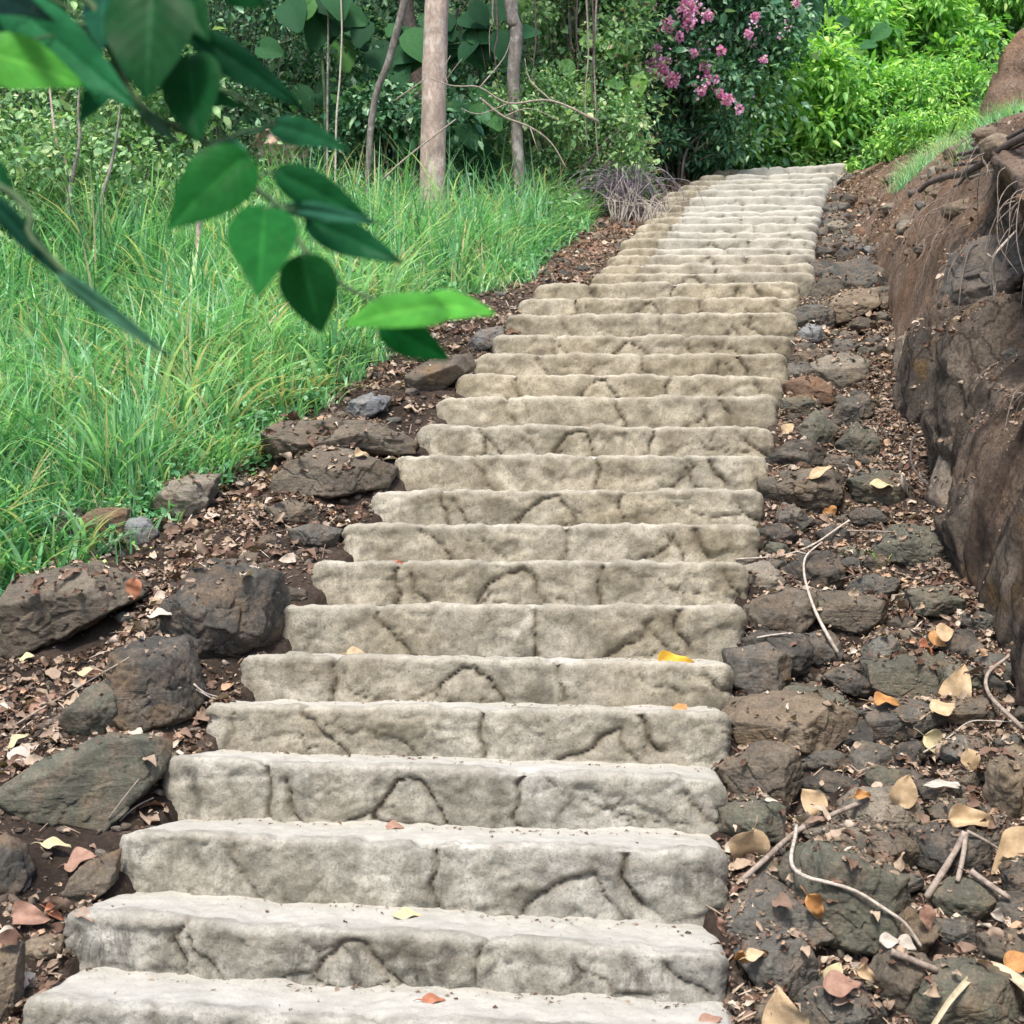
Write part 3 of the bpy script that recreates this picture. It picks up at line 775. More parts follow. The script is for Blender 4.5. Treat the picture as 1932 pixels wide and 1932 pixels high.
R(z5((310, 1400), (330, 1260), (560, 1215), (760, 1230), (960, 1320), (900, 1420), (640, 1500), (420, 1560)), TANC, "big banded rock with a pale sloping top beside the fourth step below the yellow leaf", facets=[(-.15, -.55, 1, .5), (.75, -1, .1, .55), (-.4, -1, -.2, .62)], rough=.025)
R(z5((480, 1190), (660, 1140), (860, 1180), (1010, 1330), (880, 1330), (600, 1230)), GREEN, "long low greenish stone behind the big banded rock")
R(z5((270, 950), (490, 920), (620, 1000), (560, 1130), (420, 1200), (310, 1190)), GREY, "square grey block touching the right end of the step with the yellow leaf", facets=[(-.2, -1, .1, .6), (.9, -.6, .1, .6), (0, -.4, 1, .75)])
R(z5((350, 900), (480, 840), (680, 860), (700, 1000), (590, 1080), (480, 950)), DARK, "dark boulder right behind the square grey block")
R(z5((390, 790), (400, 690), (560, 590), (740, 620), (760, 720), (640, 810), (430, 850)), BROWN, "dull brown boulder left of the box-shaped stone with the pink top")
R(z5((740, 620), (830, 600), (1150, 640), (1140, 780), (1060, 830), (880, 820), (750, 700)), BROWN, "box-shaped stone with a flat pale pinkish top", facets=[(-.05, -1, .0, .62), (.05, -.35, 1, .62), (.9, -.5, 0, .8)], rough=.015, sharp=26)
R(z5((375, 450), (490, 430), (590, 560), (560, 590), (385, 590)), LITE, "light grey angular stone wedged beside the steps left of the white forked twig")
R(z5((590, 470), (720, 390), (860, 380), (890, 520), (830, 600), (700, 610)), DARK, "dark blocky stone behind the white forked twig")
R(z5((440, 240), (560, 210), (660, 290), (560, 330), (450, 310)), DARK, "thin dark slab pointing out from beside the eighth step")
R(z5((530, 190), (590, 100), (740, 190), (640, 240), (540, 220)), BROWN, "brown triangular stone below the round orange leaf")
R(z5((1090, 390), (1230, 230), (1400, 240), (1500, 300), (1480, 400), (1340, 440), (1180, 420)), GREEN, "broad olive boulder with the green grass sprout at its left")
R(z5((1310, 590), (1540, 570), (1600, 680), (1480, 720), (1330, 700)), GREEN, "flat-topped olive block near the foot of the bank, dark at its right end")
R(z5((1480, 900), (1520, 830), (1640, 820), (1650, 900), (1590, 980), (1500, 950)), DARK, "round blue-black stone right of the orange leaf pile")
R(z5((690, 850), (850, 830), (900, 930), (850, 1010), (720, 1000)), GREY, "rounded grey stone at the tip of the white forked twig")
R(z5((1000, 990), (1090, 870), (1160, 820), (1260, 960), (1110, 1010)), GREY, "pointed grey stone behind the large olive block")
R(z5((1080, 1010), (1400, 970), (1470, 1100), (1450, 1200), (1200, 1220), (1080, 1110)), GREEN, "large flat-faced olive block in the middle of the right gully", facets=[(-.05, -1, .15, .55), (.9, -.7, .1, .75), (0, -.4, 1, .8)], rough=.015)
R(z5((820, 1070), (930, 1030), (1060, 1110), (1100, 1200), (900, 1140)), DARK, "dark smooth stone left of the large flat-faced olive block")
R(z5((1060, 1290), (1200, 1230), (1460, 1240), (1440, 1340), (1150, 1440), (1080, 1400)), GREY, "grey slab below the large flat-faced olive block", facets=[(-.1, -.5, 1, .6), (0, -1, -.2, .7)])
R(z5((1480, 1300), (1600, 1220), (1780, 1200), (1790, 1310), (1500, 1350)), BROWN, "low brown stone under the large crumpled tan leaf")
R(z5((840, 350), (1000, 330), (1040, 370), (960, 410), (860, 400)), GREEN, "flat greenish stone left of the green grass sprout")
R(z5((940, 570), (1050, 500), (1200, 520), (1220, 600), (1000, 630)), GREY, "grey wedge stone above the box-shaped stone")
R(z5((780, 260), (860, 220), (940, 260), (930, 330), (820, 360)), DARK, "small dark stone under the fork of the white twig")
R(z5((1730, 1050), (1830, 1030), (1890, 1150), (1830, 1200), (1740, 1160)), DARK, "dark stone caught in the bend of the thick twig at the right")
R(z5((770, 1400), (900, 1310), (1050, 1350), (1050, 1440), (930, 1520), (800, 1480)), DARK, "dark slab in the shade right of the big banded rock")
R(z5((1230, 830), (1330, 810), (1370, 900), (1290, 940)), BROWN, "small reddish brown stone beside the orange leaf pile")
R(z5((1610, 920), (1680, 880), (1720, 960), (1640, 1000)), GREY, "small grey stone at the foot of the bank right of the blue-black stone")
R(z5((930, 1010), (1040, 980), (1060, 1050), (980, 1070)), DARK, "little dark stone in front of the pointed grey stone")
R(zt((545, 1450), (640, 1400), (760, 1370), (915, 1440), (900, 1570), (700, 1600), (600, 1530)), LITE, "pale six-sided flat slab lying tilted beside the upper part of the lower flight", facets=[(-.05, -.9, 1, .45), (0, -1, -.3, .9)], rough=.012, sharp=28, thick=.5)
R(zt((380, 1570), (540, 1510), (700, 1640), (640, 1690), (400, 1710)), RUST, "orange-brown flat slab below the pale six-sided slab", rough=.02)
R(zt((565, 1165), (620, 1040), (800, 960), (960, 960), (1010, 1020), (800, 1140), (640, 1210)), TANC, "big tan slab leaning over the black hollow", facets=[(-.1, -.7, 1, .5), (-.7, -1, 0, .7)], rough=.015)
R(zt((900, 1020), (1060, 980), (1170, 1030), (1160, 1070), (1000, 1075)), BROWN, "tip of brown rock roofing the black hollow", rough=.02)
R(zt((640, 820), (850, 760), (960, 830), (1030, 920), (960, 990), (700, 1010)), GREY, "big rounded grey boulder above the leaning tan slab", facets=[(-.1, -1, .6, .55), (.7, -1, 0, .7)], rough=.02)
R(zt((520, 1080), (540, 960), (650, 830), (720, 900), (720, 1010), (600, 1060)), BROWN, "streaked olive-brown rock touching the steps where the flights meet", rough=.03)
R(zt((580, 650), (650, 600), (750, 660), (680, 720), (590, 700)), BROWN, "squarish brown stone beside the start of the upper flight")
R(zt((700, 720), (760, 640), (860, 730), (790, 780), (700, 770)), DARK, "dark peaked stone above the big rounded grey boulder")
R(zt((640, 770), (760, 770), (740, 825), (660, 835)), RUST, "small pinkish stone left of the dark peaked stone")
R(zt((760, 1220), (830, 1140), (940, 1140), (970, 1185), (800, 1245)), BROWN, "smooth brown stone lying in the mouth of the black hollow")
R(zt((690, 1340), (720, 1270), (880, 1310), (900, 1360), (700, 1385)), GREY, "dark-sided grey stone above the pale six-sided slab")
R(zt((895, 1275), (960, 1250), (1010, 1260), (960, 1330), (900, 1320)), GREY, "small grey triangular stone right of the dark-sided grey stone")
R(zt((390, 1390), (560, 1350), (620, 1390), (500, 1480), (400, 1440)), BROWN, "flat brown stone with a pale top wedged at the end of the steps")
R(zt((420, 1890), (570, 1760), (680, 1860), (640, 1990), (420, 1960)), GREEN, "peaked olive rock in the gully above the long tan leaf")
R(zt((680, 1790), (830, 1610), (930, 1700), (800, 1840)), DARK, "narrow dark slab leaning on the leaf litter near the bank")
R(zt((700, 1990), (840, 1830), (930, 1900), (940, 2020), (800, 2080)), GREEN, "pointed green-grey rock left of the dark leaf litter")
R(zt((890, 670), (1000, 630), (1150, 640), (1140, 730), (950, 750)), BLUE, "layered blue-grey rock at the foot of the orange earth slope", rough=.05)
R(zt((970, 1400), (1000, 1280), (1140, 1180), (1150, 1400), (1000, 1455)), BROWN, "large brown block jutting from the foot of the bank", d=8.0)
R(zt((890, 450), (980, 300), (1080, 205), (1120, 230), (1000, 460), (940, 480)), BROWN, "tall rounded brown slab leaning on the upper earth slope", rough=.015)
R(zt((640, 520), (720, 490), (800, 570), (660, 590)), LITE, "pinkish pale stone beside the middle of the upper flight")
R(zt((800, 560), (860, 530), (930, 600), (840, 620)), RUST, "reddish stone beside the pinkish pale stone, upper gully")
R(zt((440, 1240), (520, 1170), (610, 1210), (570, 1290), (460, 1290)), BLUE, "grey stone at the dark end of the top step of the lower flight")
R(zt((690, 390), (760, 370), (800, 420), (720, 440)), GREY, "grey stone against the upper flight below the pink scrap")
R(zt((760, 460), (880, 410), (900, 440), (790, 520)), GREY, "slanting grey stone half way up the upper gully")
R(zt((700, 240), (760, 190), (850, 200), (820, 260)), GREY, "grey stone near the top step")
R(zt((790, 300), (860, 270), (900, 310), (840, 340)), LITE, "pale small stone in the uppermost part of the gully")
R(zt((560, 560), (630, 530), (640, 590), (580, 610)), GREY, "small grey stone tight against the upper flight")
R(z4((975, 1180), (1060, 1120), (1130, 1120), (1200, 1190), (1010, 1225)), DARK, "dark flat stone right of the step end, left of the long tan leaf")
R(z4((1130, 1200), (1200, 1170), (1290, 1180), (1310, 1240), (1160, 1240)), DARK, "dark stone just under the long tan leaf")
R(z4((960, 1270), (1060, 1230), (1230, 1240), (1250, 1330), (1130, 1375), (970, 1350)), BROWN, "wide dark brown boulder touching the seventh step from the top of the lower flight")
R(z4((1000, 1410), (1040, 1350), (1130, 1410), (1060, 1460)), GREY, "dark pointed stone below the wide dark brown boulder")
R(z4((1300, 1260), (1440, 1230), (1500, 1300), (1420, 1350), (1310, 1340)), GREEN, "mossy green-topped stone with pale withered leaves on it, near the white chip")
R(z4((1220, 1030), (1260, 960), (1340, 940), (1360, 1000), (1270, 1070)), GREY, "grey slab in the gully right below the orange-brown slab", rough=.04)
# left of the steps
R(z3((990, 640), (1000, 540), (1080, 490), (1400, 490), (1550, 560), (1540, 605), (1100, 620)), BROWN, "long layered slab at the edge of the grass, left of the steps", rough=.05, facets=[(-.1, -.8, 1, .55), (.2, -1, -.3, .7)])
R(z3((1030, 760), (1040, 700), (1200, 580), (1330, 600), (1480, 660), (1450, 730), (1150, 790)), BROWN, "large angular brown rock below the long layered slab on the left", facets=[(.1, -.55, 1, .55), (-.3, -1, .1, .6), (.8, -1, .1, .7)], rough=.015)
R(z3((580, 800), (640, 720), (720, 690), (810, 690), (770, 830), (680, 880)), LITE, "pale grey-brown cracked rock at the end of the tall green grass")
R(z3((90, 1020), (110, 940), (230, 820), (290, 830), (350, 1000), (200, 1020)), DARK, "black jagged rock at the edge of the grass, far left")
R(z3((290, 870), (350, 820), (470, 820), (465, 940), (360, 1000)), RUST, "rust-brown striped rock right of the black jagged rock")
R(z3((470, 860), (540, 850), (590, 910), (540, 965), (465, 975)), BLUE, "small pale grey pointed stone beside the white stick on the left bank")
R(z3((0, 1330), (40, 1150), (90, 1080), (350, 1030), (510, 1060), (500, 1160), (250, 1290), (60, 1370)), BROWN, "huge sloping brown rock at the left edge below the grass", rough=.045, facets=[(-.1, -.7, 1, .55), (.1, -1, -.2, .62)])
R(z3((600, 1290), (610, 1200), (700, 1110), (770, 1030), (880, 1035), (1040, 1070), (1055, 1290), (900, 1425), (740, 1430)), DARK, "largest dark boulder left of the steps, ochre patch on its lower face", facets=[(-.2, -.9, .8, .58), (.5, -1, .3, .6), (-.8, -1, -.3, .62), (.2, -1, -.7, .7)], rough=.035, sharp=20)
R([(205, 1390), (215, 1235), (270, 1215), (340, 1215), (372, 1320), (330, 1392), (225, 1402)], DARK, "square black rock standing upright left of the fourth and fifth steps", facets=[(.1, -1, .1, .6), (0, -.4, 1, .75)], rough=.02)
R([(120, 1350), (165, 1300), (215, 1290), (225, 1395), (150, 1400)], GREEN, "grey mossy stone tucked left of the square black rock")
R([(-20, 1560), (0, 1490), (90, 1435), (190, 1397), (305, 1408), (290, 1465), (200, 1560), (60, 1565)], GREEN, "long smooth dark green slab pointing at the third step, left edge", facets=[(-.35, -.6, 1, .62), (.2, -1, .2, .6)], rough=.012, thick=.5)
R([(-20, 1720), (-10, 1580), (35, 1610), (52, 1650), (25, 1710)], DARK, "dark rounded rock half cut by the left edge")
R([(108, 1715), (150, 1640), (215, 1615), (207, 1672), (140, 1720)], BROWN, "brown wedge stone against the left end of the second step")
R([(-20, 1940), (-10, 1790), (30, 1795), (28, 1900), (10, 1950)], TANC, "tan stone in the bottom left corner")
R([(36, 1800), (60, 1770), (110, 1772), (110, 1800), (60, 1822)], TANC, "small brown stone bridging a dark gap left of the first step")
R([(758, 745), (770, 710), (800, 685), (885, 665), (893, 692), (835, 735), (790, 748)], BROWN, "smooth dark rock leaning against the steps, its underside black", facets=[(-.3, -.7, 1, .5), (.4, -1, -.7, .5)], rough=.012)
R([(880, 655), (905, 625), (948, 614), (950, 645), (900, 668)], BLUE, "blue-grey broken stone beside the steps under the tip of the green leaf")
R([(650, 786), (660, 760), (700, 742), (736, 748), (720, 775), (690, 790)], BLUE, "lone blue-grey stone lying on brown soil above the long layered slab")
R([(440, 1060), (462, 1043), (486, 1044), (484, 1062), (450, 1078)], TANC, "little tan stone on the soil above the largest dark boulder")
R([(528, 1125), (535, 1108), (575, 1115), (582, 1135), (540, 1138)], DARK, "thin black flake lying beside the left end of the seventh step")
R([(500, 960), (540, 945), (590, 955), (600, 985), (530, 990)], BROWN, "brown half-buried stone below the large angular brown rock")
R([(545, 1000), (590, 990), (640, 1000), (635, 1030), (560, 1035)], GREY, "flat grey stone beside the left end of the eighth step")
R([(190, 1146), (205, 1138), (222, 1146), (214, 1160), (194, 1158)], BLUE, "small bluish stone below the huge sloping brown rock")
R([(480, 1030), (498, 1010), (520, 1008), (522, 1030), (500, 1040)], DARK, "small dark stone behind the little tan stone")
R([(265, 1180), (290, 1170), (300, 1190), (275, 1200)], BROWN, "pebble-sized brown stone left of the largest dark boulder")

# slabs of rock standing out of the cut bank
BK = (.31, .245, .18)
R([(1738, 890), (1722, 760), (1745, 650), (1790, 600), (1832, 700), (1852, 880), (1866, 1010), (1800, 970)], BK, "tall streaked tan slab forming the left corner of the cut bank", d=6.75, mat='cliff', rough=.035, thick=.55, facets=[(-.9, -1, .1, .6), (.2, -1, .25, .75)])
R([(1790, 800), (1812, 670), (1880, 600), (1990, 600), (1990, 1040), (1880, 1060), (1835, 960)], (.25, .20, .155), "broad grey-brown rock face right of the tall streaked slab", d=6.0, mat='cliff', rough=.04, thick=.55, facets=[(-.7, -1, .1, .62), (.1, -1, .3, .7), (-.2, -1, -.4, .75)])
R([(1876, 830), (1990, 790), (1990, 1060), (1905, 1030), (1868, 930)], (.40, .26, .11), "ochre-yellow rock face behind the hanging fine roots, right edge", d=5.5, mat='cliff', rough=.035, thick=.6)
R([(1812, 1010), (1860, 930), (1930, 960), (1990, 1020), (1990, 1330), (1905, 1250), (1850, 1160)], (.27, .20, .155), "smooth purplish-brown slab at the foot of the bank by the right edge", d=5.45, mat='cliff', rough=.035, thick=.55, facets=[(-.8, -1, .05, .6), (0, -1, .3, .75)])
R([(1770, 950), (1792, 880), (1850, 960), (1862, 1120), (1815, 1060)], (.22, .18, .14), "grey-brown wedge slab low on the bank beside the litter", d=6.0, rough=.015, thick=.5)
R([(1700, 720), (1712, 650), (1745, 630), (1755, 770), (1728, 820), (1705, 790)], BK, "tan block at the corner where the bank meets the gully litter", d=7.4)
R([(1812, 560), (1830, 480), (1870, 455), (1990, 465), (1990, 600), (1872, 620)], (.13, .115, .10), "big dark rock at the bottom of the hollow behind the forked pale root", d=6.55, rough=.025)
# ------------------------------------------------------------------ leaf templates
T_SMALL = np.array([[0, 0, 0], [-.30, .45, .07], [0, 1, -.05], [.30, .45, .07]]); TF_SMALL = np.array([[0, 3, 2], [0, 2, 1]])
T_LANCE = np.array([[0, 0, 0], [0, .35, -.02], [0, .7, -.05], [0, 1, -.16], [-.17, .28, .05], [-.15, .62, .0], [.17, .28, .05], [.15, .62, 0]])
TF_LANCE = np.array([[0, 6, 1], [1, 6, 7], [1, 7, 2], [2, 7, 3], [0, 1, 4], [1, 5, 4], [1, 2, 5], [2, 3, 5]])
def ovate(nu, nv, width=.8, heart=.0, curl=.15, fold=.25, p=.75, wave=0.0, seed=0):
    """a broad leaf of unit length: base at origin, tip at +y"""
    u = np.linspace(0, 1, nu); v = np.linspace(-1, 1, nv)
    U, Vv = np.meshgrid(u, v, indexing='ij')
    w = width * .5 * (np.sin(np.pi * U ** p) ** .8) * (1 - .35 * U)
    w = w / w.max() * width * .5
    X = Vv * w; Y = U - heart * np.abs(Vv) ** 2 * np.exp(-(U / .22) ** 2)
    Z = fold * np.abs(X) - curl * U ** 2 + wave * np.sin(U * 9 + Vv * 2 + seed) * np.abs(Vv) - .25 * X * X
    V = P3(X, Y, Z).reshape(-1, 3)
    return V, grid_faces(nu, nv), np.abs(Vv).ravel(), U.ravel()
def tris(F): return np.concatenate([F[:, [0, 1, 2]], F[:, [0, 2, 3]]])
rng = np.random.RandomState(7)

def leaf_cloud(centres, radii, n, size, templ, TF, rs, up=.5, droop=.3, szvar=.35, clump=None, flat=.7):
    """n leaves in clumps round points; returns verts, faces, random per vert"""
    k = rs.randint(0, len(centres), n)
    dirs = normalize(rs.normal(size=(n, 3)))
    r = np.clip(np.abs(rs.normal(.75, .28, n)), 0, 1.25)
    pos = centres[k] + dirs * (radii[k] * r)[:, None] * np.array([1, 1, flat])
    out = normalize(dirs * .8 + rs.normal(size=(n, 3)) * .55 + np.array([0, 0, -droop]))
    nrm = normalize(rs.normal(size=(n, 3)) * .6 + np.array([0, -.25, up + .6]) + dirs * .3)
    s = size * (1 + szvar * rs.uniform(-1, 1, n))
    V, F = scatter(templ, TF, pos, out, nrm, s)
    cl = rs.uniform(-.15, .15, len(centres))
    rnd = np.clip(rs.beta(2, 2.2, n) + cl[k], 0, 1)
    return V, F, np.repeat(rnd, len(templ))

def shrub(name, label, cx, cy, w, h, dpt, n, size, mat, nclump=28, stemmat='greybark', templ=T_SMALL, TF=TF_SMALL, seed=0, group=None, zoff=0, up=.5, droop=.3, stems=5, cat='shrub', flowers=None, clr=.23, flat=.75, loose=0.0):
    """a bush standing at world (cx, cy): stems, and foliage in many small clumps"""
    rs = np.random.RandomState(seed + 900)
    z0 = float(G(cx, cy)) + zoff
    root = thing(name, (cx, cy, z0), label, cat, group)
    th = rs.uniform(0, 2 * np.pi, nclump); rr = np.sqrt(rs.uniform(.05, 1, nclump)); hz = rs.uniform(.06, 1, nclump) ** .8
    prof = np.sin(np.pi * np.clip(.12 + hz * .80, 0, 1)) ** .6
    cs = np.stack([cx + np.cos(th) * rr * w * .5 * prof, cy + np.sin(th) * rr * dpt * .5 * prof, z0 + hz * h], -1)
    cs = cs + rs.normal(size=cs.shape) * .05 * (1 + loose * 3)
    rad = rs.uniform(.6, 1.3, nclump) * min(w, h) * clr
    V, F, a = leaf_cloud(cs, rad, n, size, templ, TF, rs, up, droop, flat=flat)
    b = Batch(); b.add(V, F, rnd=a)
    if templ is T_SMALL:
        V2, F2, a2 = leaf_cloud(cs, rad, n // 9, size * 1.9, T_LANCE * np.array([1.5, 1, 1]), TF_LANCE, rs, up, droop, flat=flat); b.add(V2, F2, rnd=np.clip(a2 + .12, 0, 1))
    b.build("foliage", M[mat], root, smooth=False)
    s = Batch()
    for i in range(stems):
        c = cs[rs.randint(nclump)]
        p0 = np.array([cx + rs.uniform(-.12, .12) * w, cy + rs.uniform(-.1, .1) * dpt, z0 - .1])
        mid = (p0 + c) / 2 + np.array([rs.uniform(-.1, .1) * w, 0, .1 * h])
        add_tube(s, [p0, mid, c], [.018, .012, .005], 6, 4, .2, i)
    for i in range(min(nclump, 40)):
        p0 = np.array([cx, cy, z0 + .1 * h]) * .5 + cs[i] * .5
        add_tube(s, [p0, (p0 + cs[i]) / 2 + rs.normal(size=3) * .04, cs[i] + rs.normal(size=3) * .08], [.008, .005, .003], 4, 3, 0, i)
    s.build("stems", M[stemmat], root)
    if flowers: flowers(root, cs, rad, rs)
    return root, cs, rad
def X_at(px, d): return (px - CX) / FPX * d
def Z_at(py, d): return CZ + (HY - py) / FPX * d

# ------------------------------------------------------------------ tall grass on the left slope
def grass_blades(b, x, y, length, width, rs, lean=.5, seg=5, hue=0.0, z=None):
    n = len(x); z = GN(x, y) - .02 if z is None else z
    az = rs.uniform(0, 2 * np.pi, n); le = np.abs(rs.normal(lean, .3, n))
    t = np.linspace(0, 1, seg)
    L = length[:, None]
    hx = np.cos(az)[:, None] * L * le[:, None] * (t[None] ** 1.8) * .8; hy = np.sin(az)[:, None] * L * le[:, None] * t[None] ** 1.8 * .8
    hz = L * (t[None] - .42 * np.minimum(le, 1.4)[:, None] * t[None] ** 2.6)
    wd = width[:, None] * (1 - t[None] ** 2.2) * .5 * (.55 + .9 * np.minimum(t[None] * 3, .5))
    ca = az + np.pi / 2 + rs.normal(0, .5, n)
    sx, sy = np.cos(ca)[:, None] * wd, np.sin(ca)[:, None] * wd
    cxx = x[:, None] + hx; cyy = y[:, None] + hy; czz = z[:, None] + hz
    Lp = P3(cxx - sx, cyy - sy, czz); Rp = P3(cxx + sx, cyy + sy, czz)
    V = np.stack([Lp, Rp], 2).reshape(n, seg * 2, 3)
    f = np.array([[2 * i, 2 * i + 1, 2 * i + 3, 2 * i + 2] for i in range(seg - 1)])
    F = (f[None] + (np.arange(n) * seg * 2)[:, None, None]).reshape(-1, 4)
    rnd = np.clip(rs.beta(2.2, 2.2, n) * .88 + .04 + hue + .30 * fbm(P3(x * 1.3, y * 1.3, 0), 3, 91), 0, 1)
    rnd = np.where(rs.uniform(size=n) < .05, rs.uniform(.9, 1, n), rnd)
    b.add(V.reshape(-1, 3), F, rnd=np.repeat(rnd, seg * 2))
def grass_margin(y): return np.interp(y, [3, 4.6, 5.35, 6.5, 7.8, 8.4, 10.2, 11, 12], [2.3, 1.75, 1.2, .72, .55, .48, .5, .5, .5])
def build_grass():
    rs = np.random.RandomState(3); b = Batch()
    n = 52000
    y = rs.uniform(3.9, 12.4, n); x = -rs.uniform(0, 1, n) ** .9 * 5.6 + 1.2
    keep = (XL(y) - x > grass_margin(y) + .26 * fbm(P3(x * 3, y * 3, 0), 3, 5)) & (x > -.42 * y - .6)
    dens = .5 + .9 * fbm(P3(x * 1.6, y * 1.6, 4), 3, 41)
    keep &= rs.uniform(size=n) < np.clip(.72 + dens, .25, 1) * np.interp(y, [4, 9, 11, 12.2], [1, .85, .6, .35])
    x, y = x[keep], y[keep]
    edge = np.clip((XL(y) - x - grass_margin(y)) / .5, 0, 1)
    hgt = (.15 + .26 * edge + .24 * edge * fbm(P3(x * 1.5, y * 1.5, 9), 3, 44)) * rs.uniform(.5, 1.5, len(x))
    hgt = np.maximum(.07, hgt) * np.interp(y, [4, 7, 11], [.92, 1.0, 1.1])
    grass_blades(b, x, y, hgt, rs.uniform(.005, .020, len(x)) * np.interp(y, [4, 11], [.9, 1.25]), rs, lean=.7)
    for i in range(1250):
        ty = rs.uniform(4.3, 12.2); tx = float(XL(ty)) - float(grass_margin(ty)) - .12 - rs.uniform(0, 1) ** 1.2 * 4.2
        if tx < -.41 * ty - .3: continue
        m = rs.randint(16, 46); sp = rs.uniform(.03, .09); hh = rs.uniform(.42, .80) * (.8 if i % 3 else 1.1) * (.6 if XL(ty) - tx - grass_margin(ty) < .35 else 1)
        grass_blades(b, tx + rs.normal(0, sp, m), ty + rs.normal(0, sp, m), hh * rs.uniform(.5, 1.1, m), rs.uniform(.010, .024, m) * (1.35 if i % 3 == 0 else .75), rs, rs.uniform(.5, 1.2), 8, rs.uniform(-.2, .40))
    # the tall rank grass along the foot of the thicket and round the trunks
    for i in range(420):
        ty = rs.uniform(8.8, 11.9); tx = float(XL(ty)) - float(grass_margin(ty)) - .25 - rs.uniform(0, 1) ** .9 * 4.0
        if tx < -.42 * ty - .2: continue
        m = rs.randint(14, 34); sp = rs.uniform(.04, .10); hh = rs.uniform(.55, 1.15) * min(1, .55 + .45 * (XL(ty) - tx - .5))
        grass_blades(b, tx + rs.normal(0, sp, m), ty + rs.normal(0, sp, m), hh * rs.uniform(.5, 1.1, m), rs.uniform(.010, .024, m), rs, rs.uniform(.4, .9), 8, rs.uniform(-.2, .35))
    # seed stalks and dead straw standing in the grass
    m = 1500; ty = rs.uniform(4.5, 11.6, m); tx = XL(ty) - grass_margin(ty) - .1 - rs.uniform(0, 4.2, m)
    grass_blades(b, tx, ty, rs.uniform(.35, .75, m), rs.uniform(.002, .004, m), rs, .5, 6, .6)
    n = 15000; y = rs.uniform(4.4, 11.8, n); x = XL(y) - grass_margin(y) + .03 - np.abs(rs.normal(0, .45, n))
    k = fbm(P3(x * 2.5, y * 2.5, 5), 2, 47) > -.12; x, y = x[k], y[k]; n = len(x)
    V, F = scatter(T_SMALL * np.array([1.3, 1, 1]), TF_SMALL, P3(x, y, GN(x, y) + rs.uniform(.02, .20, n) * np.clip((XL(y) - grass_margin(y) - x) / .3 + .4, .2, 1)), rs.normal(size=(n, 3)) * np.array([1, 1, .5]), normalize(rs.normal(size=(n, 3)) * .5 + np.array([0, -.3, 1])), rs.uniform(.02, .05, n))
    b.add(V, F, rnd=np.repeat(np.clip(rs.beta(2, 2, n) * .9, 0, .86), 4))
    o = b.build("tall_grass", M['grass'])
    tag(o, "tall green grass covering the slope left of the steps", "grass", kind='stuff')
build_grass()
def grass_clump(label, px, py, n, hgt, spread, hue, seed, mat='grass', lean=.45, width=(.008, .018), name='grass_clump'):
    x0, y0, z0 = ray_ground(px, py)
    rs = np.random.RandomState(seed); b = Batch()
    x = x0 + np.clip(rs.normal(0, spread, n), -1.7 * spread, 1.7 * spread); y = y0 + np.clip(rs.normal(0, spread, n), -1.7 * spread, 1.7 * spread)
    grass_blades(b, x, y, hgt * rs.uniform(.55, 1.15, n), rs.uniform(*width, n), rs, lean, 7, hue)
    o = b.build(name, M[mat], loc=(x0, y0, z0))
    return tag(o, label, 'grass clump')
grass_clump("tall arching grass clump with reddish dry stalks at the edge of the soil", 238, 945, 420, .62, .10, .0, 51)
grass_clump("bright green grass clump at the right foot of the pale trunk", 905, 425, 420, .62, .16, .22, 52)
grass_clump("long-bladed green clump beside the slender grey trunk", 985, 395, 320, .62, .16, .16, 53)
grass_clump("broad-bladed lush clump standing in the middle of the slope", 330, 760, 260, .70, .14, .12, 54, width=(.012, .026))
grass_clump("thin grey-green clump below the leaning pole", 640, 330 + 60, 300, .8, .25, -.15, 55)
def build_brow_grass():
    rs = np.random.RandomState(77); b = Batch(); n = 7000
    y = rs.uniform(8.5, 14, n); c = WC(y) + .05 + rs.uniform(.0, 1.7, n) + .25 * rs.normal(size=n)
    x = XC(y) + c
    grass_blades(b, x, y, rs.uniform(.05, .20, n), rs.uniform(.004, .008, n), rs, 1.1, 4, .15, z=drop(x, y)[0] - .01)
    tag(b.build("brow_grass", M['grass']), "thin pale grass along the top of the earth bank", "grass", kind='stuff')

# ground cover on the sunlit slope behind the top of the stairs and under the shrubs
def build_undergrowth():
    rs = np.random.RandomState(17); b = Batch(); n = 60000
    y = rs.uniform(10.6, 21, n); x = rs.uniform(-.45, .48, n) * y
    keep = (y > 14.1) | (XL(y) - x > .55) | ((x - XC(y)) > 1.3)
    x, y = x[keep], y[keep]; n = len(x)
    z = G(x, y) + rs.uniform(0, .35, n)
    V, F = scatter(T_LANCE, TF_LANCE, P3(x, y, z), rs.normal(size=(n, 3)) * np.array([1, 1, .4]), normalize(rs.normal(size=(n, 3)) * .5 + np.array([0, -.3, 1])), rs.uniform(.05, .12, n))
    b.add(V, F, rnd=np.repeat(rs.beta(2, 3, n), 8))
    tag(b.build("undergrowth", M['smallleaf'], smooth=False), "low leafy undergrowth on the slope behind the steps", "undergrowth", kind='stuff')
build_undergrowth()

